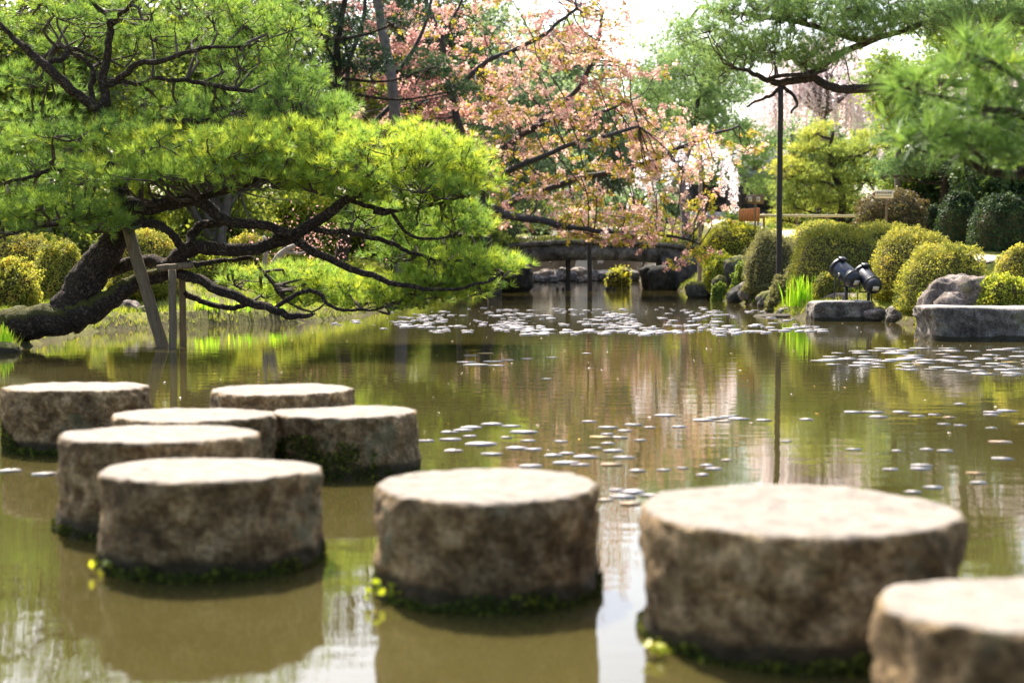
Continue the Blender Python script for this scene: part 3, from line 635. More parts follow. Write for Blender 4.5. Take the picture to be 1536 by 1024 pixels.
    lim("limb", [(270, 396), (300, 396, 0.1), (340, 390, 0.2), (372, 386, 0.2), (395, 408, 0.2), (420, 438, 0.1)], [5, 5, 4, 4, 3, 2])
    lim("limb", [(150, 412, 0.3), (180, 400, 0.35), (212, 392, 0.35), (240, 394, 0.2), (266, 402, 0)], [14, 13, 12, 11, 10])
    lim("limb", [(172, 260, 0.15), (130, 262, 0), (80, 255, -0.2), (30, 268, -0.3), (-20, 280, -0.3)], [6, 5, 4, 3, 2])
    lim("limb", [(186, 320, 0), (140, 322, -0.4), (90, 335, -0.6), (40, 345, -0.6), (-10, 360, -0.6)], [6, 4, 3, 2.5, 2])
    lim("limb", [(150, 205, 0.2), (220, 190, 0.3), (290, 180, 0.2), (350, 190, 0), (420, 195, -0.2), (500, 190, -0.2)], [7, 6, 5, 5, 4, 2])
    pads = pxpads([
        (385, 95, 95, 75, 0.6, 1.2, 90, 0.42), (435, 150, 75, 55, 0.2, 1.0, 70, 0.40), (350, 165, 90, 35, 0.1, 0.9, 40, 0.38), (490, 165, 45, 30, 0.2, .6, 28, 0.42),
        (250, 20, 190, 50, 0.3, 1.3, 100, 0.52), (70, 20, 110, 45, 0.3, 1.2, 60, 0.5), (400, 30, 70, 40, 0.4, 1.0, 40, 0.52), (200, -60, 250, 60, 0.4, 1.5, 110, 0.5),
        (50, 115, 60, 25, 0.5, .8, 20, 0.42), (30, 180, 60, 35, 0.6, .8, 26, 0.4), (245, 140, 70, 25, 0.5, .7, 24, 0.45), (100, 60, 60, 20, .7, .6, 16, .45), (230, 60, 70, 22, .5, .8, 26, .45),
        (30, 250, 70, 40, 0.2, 1.0, 40, 0.42), (110, 205, 60, 25, -0.2, .7, 24, .42), (200, 205, 60, 28, 0.0, .7, 30, 0.42),
        (310, 225, 150, 38, -0.5, 1.1, 110, 0.70), (200, 262, 110, 30, -0.8, .8, 56, 0.58), (420, 225, 110, 38, -0.4, 1.0, 70, 0.70), (330, 262, 160, 28, -0.7, .9, 80, 0.55),
        (590, 222, 110, 34, -0.3, 1.0, 80, 0.74), (650, 245, 85, 42, -0.2, .9, 70, 0.68), (520, 262, 110, 36, -0.5, .9, 70, 0.62), (690, 270, 50, 38, 0, .6, 36, 0.66), (600, 285, 110, 28, -0.4, .8, 50, 0.52),
        (520, 200, 40, 22, -0.1, .6, 20, .62), (540, 330, 60, 22, -0.3, .6, 18, 0.4),
        (640, 335, 85, 38, -0.1, .8, 66, 0.46), (690, 330, 45, 36, 0.1, .6, 30, 0.52), (600, 375, 60, 22, 0.1, .6, 22, 0.42),
        (690, 395, 75, 26, -0.1, .7, 58, 0.62), (745, 402, 40, 16, 0, .4, 24, 0.66), (650, 420, 70, 18, -0.2, .6, 34, 0.60), (620, 440, 80, 16, -0.1, .7, 46, 0.68), (520, 430, 90, 18, 0.1, .7, 44, 0.66), (440, 415, 70, 18, 0.3, .6, 28, 0.55), (560, 455, 80, 10, -0.1, .5, 30, 0.66), (470, 448, 80, 12, 0.2, .5, 26, .6), (370, 420, 50, 12, 0.4, .5, 12, .55), (690, 435, 60, 14, -.1, .5, 26, .62), (400, 440, 55, 12, 0.3, .5, 16, .6),
        (110, 312, 85, 24, -0.5, .8, 44, 0.50), (30, 312, 60, 30, -0.4, .7, 34, 0.48), (150, 338, 45, 16, -0.7, .5, 18, 0.45), (-40, 200, 60, 120, 0.2, 1.0, 60, 0.45), (30, 345, 60, 14, -0.6, .5, 12, .45)], Y)
    adj = []
    for c, r, n, tt in pads:
        yy = 400 - (c[2] - H) * FPX / c[1]; xx = 768 + c[0] * FPX / c[1]; c = np.array(c)
        if yy < 190: c[1] += 0.45; n = int(n * 0.76); tt -= 0.10
        elif xx > 380 and yy > 300: c[1] += 0.5; n = int(n * 1.1)
        adj.append((c, r, n, tt))
    pine_crown(t, limbs, adj, 'needle', 0.125, 0.0060, 26, 6, 0.10, spread=0.80)
leaning_pine()

# ------------------------------------------------------------------ pine props
def post(name, a, b, r, mat, parent=None, label=None, cat=None, sides=12, rough=0.06, taper=0.9, n=9):
    mb = MB(); P = catmull([a, b], n); P[1:-1] += RS.normal(size=(n - 2, 3)) * r * 0.06
    tube(mb, P, np.linspace(r, r * taper, n), sides, rough); V, F = mb.out()
    o = put(name, V, F, mat, parent=parent, base=None if parent else tuple(a), smooth=True)
    if label: tag(o, label, cat)
    return o
b0 = W(258, 525, 16.6); b0[2] = 0
tp = thing("branch_trestle", b0, "timber trestle of two posts and a log carrying the low pine limb", "timber prop")
q = W(258, 404, 16.6); post("post", (q[0], 16.6, -0.4), q, px(6.3, 16.6), 'wood', tp)
q = W(273, 408, 17.2); post("post", (q[0], 17.2, -0.4), q, px(5.6, 17.2), 'wood_mid', tp)
post("crossbar", W(236, 403, 16.8), W(290, 397, 16.85), px(5.5, 16.8), 'wood', tp)
a = W(254, 512, 16.9); a[2] = -0.3; a[0] = W(255, 512, 16.9)[0]
post("slanted_prop", a, W(192, 342, 16.8), px(9.5, 17), 'wood', None, "thick slanted timber prop leaning from the water up to the old pine", "timber prop")
# pole under the right hand pine limb
a = W(1169, 352, 32); post("pole", (a[0], 32, gz(a[0], 32) - 0.2), W(1171, 128, 32), px(4.6, 32), 'wood_dark', None, "tall thin dark pole propping the long pine limb on the right bank", "pole", taper=0.85)
a = W(885, 340, 56.8); post("branch_prop", (a[0], 56.8, -0.4), W(884, 335, 56.8), px(3.8, 57), 'wood_dark', None, "thin timber prop standing in the water before the bridge", "timber prop")

# ------------------------------------------------------------------ bridge
def bridge():
    Y = 58.5; c = W(900, 437, Y); c[2] = 0
    t = thing("stone_bridge", c, "low dark stone footbridge with a shallow arch over the stream in the shade", "bridge")
    def span(x):  # photo x -> underside and top (photo y)
        u = (x - 890) / 150; return 390 + 9 * u * u, 366 + 9 * u * u
    for name, ya, yb, d, off in (("deck_beam", 0, 0, 0.45, 0.0), ("deck_beam", 0, 0, 0.45, 2.0), ):
        mb = MB(); xs = np.linspace(735, 1075, 36); V = []; F = []
        for x in xs:
            lo, hi = span(x); p = W(x, lo, Y); qz = W(x, hi, Y)
            for (yy, zz) in ((Y + off, p[2]), (Y + off, qz[2]), (Y + off + d, qz[2]), (Y + off + d, p[2])): V.append((p[0], yy, zz))
        for i in range(len(xs) - 1):
            for j in range(4): F.append((4 * i + j, 4 * i + 4 + j, 4 * i + 4 + (j + 1) % 4, 4 * i + (j + 1) % 4))
        F += [(0, 1, 2, 3), (len(V) - 4, len(V) - 1, len(V) - 2, len(V) - 3)]
        mb.add(V, F); Vv, Ff = mb.out(); put(name, Vv, Ff, 'bridge', parent=t)
    mb = MB(); xs = np.linspace(735, 1075, 36); V = []; F = []
    for x in xs:
        lo, hi = span(x); qz = W(x, hi, Y)
        for (yy, zz) in ((Y - 0.08, qz[2] + 0.003), (Y - 0.08, qz[2] + 0.17), (Y + 2.53, qz[2] + 0.17), (Y + 2.53, qz[2] + 0.003)): V.append((qz[0], yy, zz))
    for i in range(len(xs) - 1):
        for j in range(4): F.append((4 * i + j, 4 * i + 4 + j, 4 * i + 4 + (j + 1) % 4, 4 * i + (j + 1) % 4))
    F += [(0, 1, 2, 3), (len(V) - 4, len(V) - 1, len(V) - 2, len(V) - 3)]
    mb.add(V, F); Vv, Ff = mb.out(); put("deck", Vv, Ff, 'bridge', parent=t)
    for x, r in ((852, 0.11), (872, 0.10)):
        for dy in (0.22, 2.2):
            lo, _ = span(x); q = W(x, lo, Y + dy); post("pier", (q[0], Y + dy, -0.5), (q[0], Y + dy, W(x, lo, Y)[2] - 0.002), r if x == 852 else 0.09, 'wood_dark', t) if x == 852 else None
    mb = MB(); a = W(992, 437, Y); b = W(1070, 385, Y)
    box(mb, ((a[0] + b[0]) / 2, Y + 1.2, (b[2] - 0.4) / 2), (b[0] - a[0], 2.9, b[2] + 0.4)); V, F = mb.out(); put("abutment", V, F, 'bridge', parent=t)
    mb = MB(); a = W(730, 437, Y); b = W(786, 388, Y)
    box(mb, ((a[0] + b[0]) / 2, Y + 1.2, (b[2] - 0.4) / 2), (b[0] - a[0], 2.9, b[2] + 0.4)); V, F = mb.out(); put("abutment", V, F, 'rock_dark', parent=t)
    return t
def moss_on_deck(t):
    n = 9000; x = RS.uniform(738, 1072, n); u = (x - 890) / 150; Y = 58.5 + RS.uniform(-0.02, 2.4, n)
    top = np.array([W(a, 366 + 9 * q * q, 58.5)[2] for a, q in zip(x, u)]) + 0.17; X = (x - 768) / FPX * 58.5
    h = 0.10 + 0.24 * np.clip(np.array([0.5 + 0.7 * nz((a, 0, y), 0.9, 3, 3) for a, y in zip(X, Y)]), 0, 1)
    P = np.stack([X, Y, top + h * RS.random(n) ** 0.6], -1); V, F, tt = leaves(P, np.tile([0, -0.3, 1.0], (n, 1)), 0.075, np.clip(0.62 + 0.25 * RS.normal(size=n), 0, 1), 0.6, 0.6)
    put("moss_topping", V, F, 'moss', parent=t, tint=tt)
moss_on_deck(bridge())
for x, w, Y in ((836, 3, 57.5), (845, 4, 57.5), (912, 6, 57.3), (921, 4, 57.3)):
    q = W(x, 431, Y); post("old_stake", (q[0], Y, -0.3), (q[0], Y, q[2]), px(w, Y) / 1.6, 'wood_dark', None, "short dark timber stake poking from the water before the bridge", "stake")["group"] = "old stakes before the bridge"

# ------------------------------------------------------------------ shrubs
def shrub(x0, x1, yt, yb, Y, mat, label, n=7000, leaf=0.035, lumps=0.10, depth=0.9, p=2.5, tint=0.5, name="clipped_shrub", cat="shrub", tilt=0.7, group=None):
    a = W(x0, yb, Y); b = W(x1, yt, Y); cx = (a[0] + b[0]) / 2; rx = (b[0] - a[0]) / 2; ry = rx * depth
    Yc = Y + ry * 0.5; zb = min(gz(cx, Yc), a[2]) - 0.05; zc = a[2] * 0.85 + b[2] * 0.15; rzu = b[2] - zc; rzd = max(zc - zb, 0.1)
    seed = x0 * 0.37 + yt; n = int(n * 2.1)
    def surf(D):
        l = (np.abs(D) ** p).sum(-1, keepdims=True) ** (1 / p); q = D / l
        s = np.array([1 + lumps * nz(v, 1.7, seed, 2) + lumps * 0.7 * nz(v, 6, seed, 3) for v in D])[:, None]
        q = q * s; q[:, 0] *= rx; q[:, 1] *= ry; q[:, 2] = np.where(q[:, 2] > 0, q[:, 2] * rzu, q[:, 2] * rzd)
        return q
    D = unit(RS.normal(size=(n, 3))); D[:, 2] = np.where(D[:, 2] < -0.75, np.abs(D[:, 2]), D[:, 2]); keep = D[:, 1] < 0.75; D = D[keep]
    P = surf(D) * (1 - 0.13 * RS.random((len(D), 1)) ** 1.5 + 0.05 * RS.random((len(D), 1)) ** 2) + np.array([cx, Yc, zc])
    cl = np.array([nz(v, 3.1, seed + 3, 3) for v in D])
    T = np.clip(tint + 0.45 * cl + 0.13 * RS.normal(size=len(D)), 0, 1)
    t = thing(name, (cx, Yc, zb), label, cat, group)
    V, F, tt = leaves(P, D, leaf * 1.05, T, 0.6, tilt); put("foliage", V, F, mat, parent=t, tint=tt)
    bm = bmesh.new(); bmesh.ops.create_icosphere(bm, subdivisions=4, radius=1)
    D2 = np.array([v.co[:] for v in bm.verts]); F2 = np.array([[v.index for v in f.verts] for f in bm.faces]); bm.free()
    put("twig_core", surf(unit(D2)) * 0.86 + np.array([cx, Yc, zc]), F2, 'inner', parent=t, smooth=True)
    return t
shrub(1055, 1162, 333, 388, 45, 'azalea_green', "bright yellow green clipped azalea left of the tall thin pole", 6500, 0.05, tint=.6)
shrub(1118, 1205, 352, 440, 35, 'azalea_dull', "dull olive loose shrub below the tall thin pole", 7000, 0.045, 0.16, tint=.5, name="loose_shrub", tilt=1.2)
shrub(1184, 1300, 330, 405, 36, 'azalea', "small rounded azalea behind the left shoulder of the big long azalea mound", 6500, 0.045, tint=.5)
shrub(1190, 1335, 338, 450, 28.5, 'azalea', "big yellow green clipped azalea mound behind the floodlights", 11000, 0.04, tint=.5)
shrub(1262, 1394, 334, 436, 30, 'azalea', "long azalea mound merging with the big one behind the floodlights", 9000, 0.04, tint=.52)
shrub(1314, 1448, 345, 450, 25.4, 'azalea_gold', "golden clipped azalea mound right of the floodlights", 10000, 0.037, tint=.5)
shrub(1358, 1494, 366, 474, 22.8, 'azalea', "frontmost rounded azalea with shaded lower half above the pinkish boulder", 11000, 0.034, tint=.55)
shrub(1499, 1600, 368, 440, 21, 'azalea_gold', "golden azalea cut off by the right edge above the flat slab", 7000, 0.034, tint=.5)
shrub(1468, 1560, 414, 466, 19.6, 'azalea_green', "low loose green shrub on the right bank beside the pinkish boulder", 3000, 0.04, 0.25, tint=.5, name="loose_shrub", tilt=1.2)
shrub(1222, 1268, 408, 446, 26.6, 'azalea', "small low azalea between the iris and the left floodlight", 2600, 0.035, 0.15)
shrub(1155, 1200, 418, 460, 30.2, 'azalea_dull', "low grey green shrub beside the bright iris", 2600, 0.045, 0.25, name="loose_shrub", tilt=1.3)
shrub(1290, 1398, 286, 348, 37, 'shrub_brown', "brown twiggy shrub behind the arrow signboard", 5200, 0.06, 0.2, name="loose_shrub", tilt=1.2)
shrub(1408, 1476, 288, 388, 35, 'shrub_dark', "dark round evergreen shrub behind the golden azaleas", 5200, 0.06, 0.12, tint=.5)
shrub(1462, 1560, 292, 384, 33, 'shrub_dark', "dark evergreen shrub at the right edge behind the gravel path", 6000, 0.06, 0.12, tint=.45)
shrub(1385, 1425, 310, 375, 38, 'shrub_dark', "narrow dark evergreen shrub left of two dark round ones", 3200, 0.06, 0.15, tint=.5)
shrub(1060, 1110, 385, 420, 42, 'azalea_green', "small mossy shrub between bank rocks right of the bridge", 2400, 0.06, 0.2, tint=.5)
shrub(990, 1062, 345, 392, 62, 'azalea_green', "leafy yellow green shrub at the right end of the bridge", 3600, 0.08, 0.2, tint=.65)
shrub(912, 945, 404, 432, 64, 'azalea_green', "small bright shrub lit beneath the bridge", 900, 0.07, 0.45, tint=.85, tilt=1.3)
shrub(-60, 92, 348, 420, 26, 'azalea_gold', "broad golden azalea at the left edge behind the leaning trunk", 9000, 0.04, tint=.55)
shrub(42, 124, 364, 468, 22.6, 'azalea', "tall rounded yellow green azalea beside the leaning trunk", 8000, 0.036, 0.14, tint=.6)
shrub(-50, 48, 392, 470, 20.2, 'azalea', "loose yellow azalea at the left edge above the mossy trunk", 6000, 0.04, 0.22, tint=.65, name="loose_shrub", tilt=1.2)
shrub(160, 266, 346, 440, 24.6, 'azalea', "round yellow azalea behind the slanted pine prop", 8500, 0.038, 0.10, tint=.65)
shrub(262, 350, 372, 450, 27, 'azalea_green', "low green azalea behind the trestle posts", 6000, 0.045, 0.16, tint=.45)
shrub(335, 402, 352, 425, 30, 'azalea_gold', "small yellow azalea behind the main pine limb", 4500, 0.045, 0.12, tint=.6)
shrub(330, 470, 402, 462, 28, 'azalea_green', "long low green shrub above the lawn on the left bank", 7000, 0.045, 0.2, tint=.6)
shrub(450, 580, 395, 458, 36, 'azalea_green', "low shaded shrub on the far left bank behind the pine branches", 5000, 0.06, 0.2, tint=.4)
shrub(560, 700, 380, 448, 46, 'shrub_dark', "dark bank shrub far behind the tip of the pine", 5000, 0.07, 0.2)
shrub(690, 790, 330, 420, 60, 'shrub_dark', "dark shrub at the left end of the bridge", 5000, 0.09, 0.2)
shrub(740, 1040, 300, 402, 118, 'broad', "wide green thicket closing the stream beyond the bridge", 9000, 0.14, 0.25, name="thicket", tilt=1.2, tint=.5)

# ------------------------------------------------------------------ iris, grass, weeds on the bank
def iris(cx, cy, Y, wpx, hpx, n, label):
    b = W(cx, cy, Y); b[2] = max(gz(b[0], Y), 0.0)
    top = W(cx, cy - hpx, Y)[2] - b[2]; V = []; F = []; T = []
    for i in range(n):
        x = b[0] + np.clip(RS.normal(), -1.9, 1.9) * px(wpx, Y) * 0.24; y = Y + RS.normal() * px(wpx, Y) * 0.2; h = top * (0.5 + 0.55 * RS.random()); a = RS.random() * 6.28; bend = h * (0.05 + 0.28 * RS.random() ** 2)
        dx, dy = math.cos(a), math.sin(a); wd = 0.011 + 0.010 * RS.random(); k = len(V); tn = np.clip(0.5 + 0.25 * RS.normal(), 0, 1); ph = RS.random() * 6.28
        sx, sy = math.cos(ph) * wd, math.sin(ph) * wd
        for u in (0, 0.35, 0.65, 0.88, 1.0):
            ww = 1 - u ** 3; px_, py_, pz_ = x + dx * bend * u * u, y + dy * bend * u * u, b[2] - 0.05 + h * u
            V += [(px_ - sx * ww, py_ - sy * ww, pz_), (px_ + sx * ww, py_ + sy * ww, pz_)]; T += [tn, tn]
        for s in range(4): F.append((k + 2 * s, k + 2 * s + 1, k + 2 * s + 3, k + 2 * s + 2))
    o = put("iris_clump", V, np.array(F), 'iris', base=b, tint=T); tag(o, label, "iris")
iris(1202, 464, 27.2, 46, 58, 90, "bright green iris clump rising from the water left of the floodlight block")
iris(1425, 388, 33, 28, 26, 40, "small grassy clump by the gravel path behind the frontmost azalea")
iris(310, 480, 23.7, 40, 42, 40, "iris clump at the lawn edge just right of the trestle")
iris(362, 480, 23.9, 40, 36, 34, "iris clump on the lawn edge in the middle of the left bank")
iris(415, 480, 24.1, 34, 34, 30, "iris clump at the right end of the left lawn edge")
iris(8, 512, 15.9, 40, 44, 16, "drooping iris leaves at the left edge over the mossy trunk")
def grass():
    P = []; n = 170000
    X = RS.uniform(-11, 12, n); Y = RS.uniform(13, 60, n); sd = shore_dist(X, Y)
    k = (sd > 0.02) & (sd < 4) & (RS.random(n) < np.exp(-sd * 0.35)); X, Y = X[k], Y[k]; Z = ground_z(X, Y)
    P = np.stack([X, Y, Z - 0.01], -1)
    V, F, t = needles(P, np.tile([0, 0, 1.0], (len(P), 1)), 4, 0.13, 0.010, 0.55, np.clip(0.5 + 0.3 * RS.normal(size=len(P)), 0, 1))
    tag(put("bank_grass", V, F, 'grass', tint=t), "short yellow green grass and moss along the pond banks", "grass", kind="stuff")
grass()

# ------------------------------------------------------------------ lily pads
def pad_mesh(seed):
    r = np.random.default_rng(seed); n = 22; a0 = r.random() * 6.28; V = []; 
    ang = np.linspace(0.10, 2 * math.pi - 0.10, n)
    rim = 1 + 0.05 * np.sin(ang * 3 + seed) + 0.03 * r.normal(size=n)
    for z in (0.0016, 0.0):
        V += [(0.06 * math.cos(0), 0, z)] + [(rim[i] * math.cos(ang[i]), rim[i] * math.sin(ang[i]), z + 0.002 * max(0, math.sin(ang[i] * 2 + seed * 1.7))) for i in range(n)]
    F3 = [(0, i + 1, i + 2) for i in range(n - 1)] + [(n + 1, n + 3 + i, n + 2 + i) for i in range(n - 1)]
    F4 = [(i + 1, n + 2 + i, n + 3 + i, i + 2) for i in range(n - 1)] + [(0, n + 1, n + 2, 1), (n, 2 * n + 1, n + 1, 0)]
    me = mesh_np("lily_pad", V, [np.array(F4), np.array(F3)]); me.materials.append(M['pad']); return me
PADS = [pad_mesh(s) for s in range(5)]
placed = []
def pad(x, y, r, label, group):
    for (a, b, c) in placed:
        if (a - x) ** 2 + (b - y) ** 2 < ((c + r) * 0.8) ** 2: return False
    if shore_dist(np.array([x]), np.array([y]))[0] > -r: return False
    for (c, R, ht) in STEP.values():
        if math.hypot(c[0] - x, c[1] - y) < R + r: return False
    placed.append((x, y, r))
    o = bpy.data.objects.new("lily_pad", PADS[len(placed) % 5]); COL.objects.link(o)
    o.location = (x, y, 0.001); o.rotation_euler = (0, 0, RS.random() * 6.28); o.scale = (r, r * (0.9 + 0.2 * RS.random()), 1.0)
    tag(o, label, "lily pad", group); return True
def wp(x, y):
    Y = H * FPX / (y - 400); 
    dy = (512 - y) / FPX; c, s = math.cos(PITCH), math.sin(PITCH); k = H / (s - dy * c); return (x - 768) / FPX * k, (c + dy * s) * k
def pad_px(x, y, wpx, label, group):
    X, Y = wp(x, y); return pad(X, Y, wpx / 2 * Y / FPX, label, group)
for x, y, w in ((14, 706, 38), (68, 711, 42)):
    pad_px(x, y, w, "pale lily pad on open water at the left edge below the far left stepping stone", "two lone lily pads at the left edge")
mid = [(640, 661, 26), (676, 659, 34), (674, 648, 26), (694, 645, 30), (706, 641, 32), (733, 641, 40), (738, 636, 34), (767, 639, 30), (722, 666, 52), (704, 654, 22), (786, 648, 44), (760, 656, 18),
    (792, 661, 24), (680, 676, 32), (738, 681, 34), (775, 672, 36), (800, 674, 28), (795, 699, 36), (830, 683, 30), (842, 662, 22), (884, 632, 22), (912, 641, 34), (930, 640, 30), (950, 637, 28), (966, 636, 22), (938, 646, 22), (975, 641, 20),
    (902, 656, 36), (930, 656, 22), (910, 651, 20), (893, 672, 20), (912, 665, 22), (960, 660, 20), (878, 685, 38), (905, 684, 36), (935, 686, 34), (850, 694, 40), (870, 697, 30), (917, 697, 34), (956, 706, 26), (920, 676, 32), (850, 680, 24),
    (998, 623, 32), (1018, 640, 24), (1055, 630, 34), (1072, 627, 30), (1090, 625, 26), (1108, 628, 32), (1130, 627, 32), (1146, 630, 24), (1085, 632, 22), (1100, 623, 18), (1210, 629, 22), (1280, 618, 30), (1310, 618, 32), (1330, 619, 28), (1352, 618, 26), (1376, 624, 24), (1402, 622, 20), (1318, 625, 26),
    (1416, 636, 20), (1440, 638, 20), (1424, 626, 20), (1488, 618, 28), (1510, 616, 30), (1486, 622, 22), (1487, 642, 18), (1500, 663, 34), (1538, 636, 20), (1280, 674, 24), (1390, 674, 20), (1418, 676, 24), (1504, 688, 34), (1380, 703, 32), (1382, 698, 30), (1464, 710, 30), (1468, 724, 26), (1335, 704, 24), (1400, 731, 30), (1370, 738, 26),
    (1060, 698, 22), (1070, 703, 26), (1054, 712, 20), (995, 705, 22), (1024, 702, 18), (935, 745, 40), (915, 742, 34), (950, 738, 36), (975, 743, 30), (945, 756, 34), (908, 750, 26), (925, 735, 24), (1090, 690, 18), (1180, 662, 16), (1345, 676, 16), (1440, 606, 18), (700, 543, 30), (715, 547, 40), (740, 542, 30), (745, 548, 26), (728, 530, 26), (760, 540, 20), (706, 533, 22), (820, 568, 16), (828, 536, 18), (790, 538, 18), (880, 530, 16)]
for x, y, w in mid:
    if y < 600: pad_px(x, y, w, "pale lily pad in the small loose patch on open water before the far raft", "lily pads in a small patch mid pond")
    elif x < 870: pad_px(x, y, w, "pale lily pad floating in the patch right of the moss patched stepping stone", "lily pads right of the mossy stepping stone")
    elif x < 1000: pad_px(x, y, w, "pale lily pad in the scattered patch behind the gap between the two largest stones", "lily pads in the central patch")
    else: pad_px(x, y, w, "pale lily pad among loose ones drifting behind the largest stepping stone", "lily pads behind the largest stepping stone")
n = 0
for i in range(900):
    x = RS.uniform(1215, 1560); y = RS.uniform(519, 566); yc = 520 + 0 * x
    lo = 522 + max(0, 1290 - x) * 0.22; hi = 546 + (x - 1220) * 0.06
    if not (lo < y < hi) or RS.random() < 0.2: continue
    if pad_px(x, y, RS.uniform(16, 40), "pale pinkish lily pad in the dense raft before the large flat slab", "lily pads in the right hand raft"): n += 1
    if n >= 82: break
n = 0; rest = []
rows = [(464, 700, 1080), (468, 640, 1190), (472, 560, 1200), (477, 600, 1210), (482, 520, 1190), (487, 500, 1140), (491, 560, 1230), (496, 640, 1240), (499, 760, 1150)]
for i in range(4000):
    yy, xa, xb = rows[int(RS.random() ** 0.8 * 9) % 9]; y = yy + RS.normal() * 1.6; x = xa + (xb - xa) * RS.random()
    if 0.5 + 0.5 * math.sin(x * 0.045 + yy * 1.3) + 0.4 * math.sin(x * 0.11 + yy) < 0.35 or y < 460: continue
    w = RS.uniform(5, 17) * (y - 400) / 85
    if n < 118:
        if pad_px(x, y, w, "small pale lily pad in the long raft across the pond before the bridge", "lily pads in the far raft"): n += 1
    elif len(rest) < 500: rest.append((x, y, w))
mb = MB(); P = np.array([v.co[:] for v in PADS[0].vertices]); 
for x, y, w in rest:
    X, Y = wp(x, y); r = w / 2 * Y / FPX
    if shore_dist(np.array([X]), np.array([Y]))[0] > -0.1: continue
    nn = 12; a = np.arange(nn) * 2 * np.pi / nn
    V = np.vstack([np.stack([X + r * np.cos(a), Y + r * np.sin(a), a * 0 + 0.008 + 0.006 * RS.random()], -1), np.stack([X + r * np.cos(a), Y + r * np.sin(a), a * 0 + 0.002], -1), [[X, Y, 0.010]]])
    mb.addtri(V, [(i, nn + i, nn + (i + 1) % nn, (i + 1) % nn) for i in range(nn)], [(2 * nn, i, (i + 1) % nn) for i in range(nn)])
V, F = mb.out(); tag(put("lily_pads", V, F, 'pad'), "mass of tiny pale lily pads filling the far raft before the bridge", "lily pads", kind="stuff")
# fallen petals floating
n = 300; X = RS.uniform(-3, 6.5, n); Y = RS.uniform(7, 36, n); k = shore_dist(X, Y) < -0.1; X, Y = X[k], Y[k]
P = np.stack([X, Y, X * 0 + 0.006], -1); V, F, t = leaves(P, np.tile([0, 0, 1.0], (len(P), 1)), 0.028, RS.random(len(P)), 0.7, 0.05)
tag(put("fallen_petals", V, F, 'petal', tint=t), "tiny pale petals and leaves floating on the pond", "petals", kind="stuff")

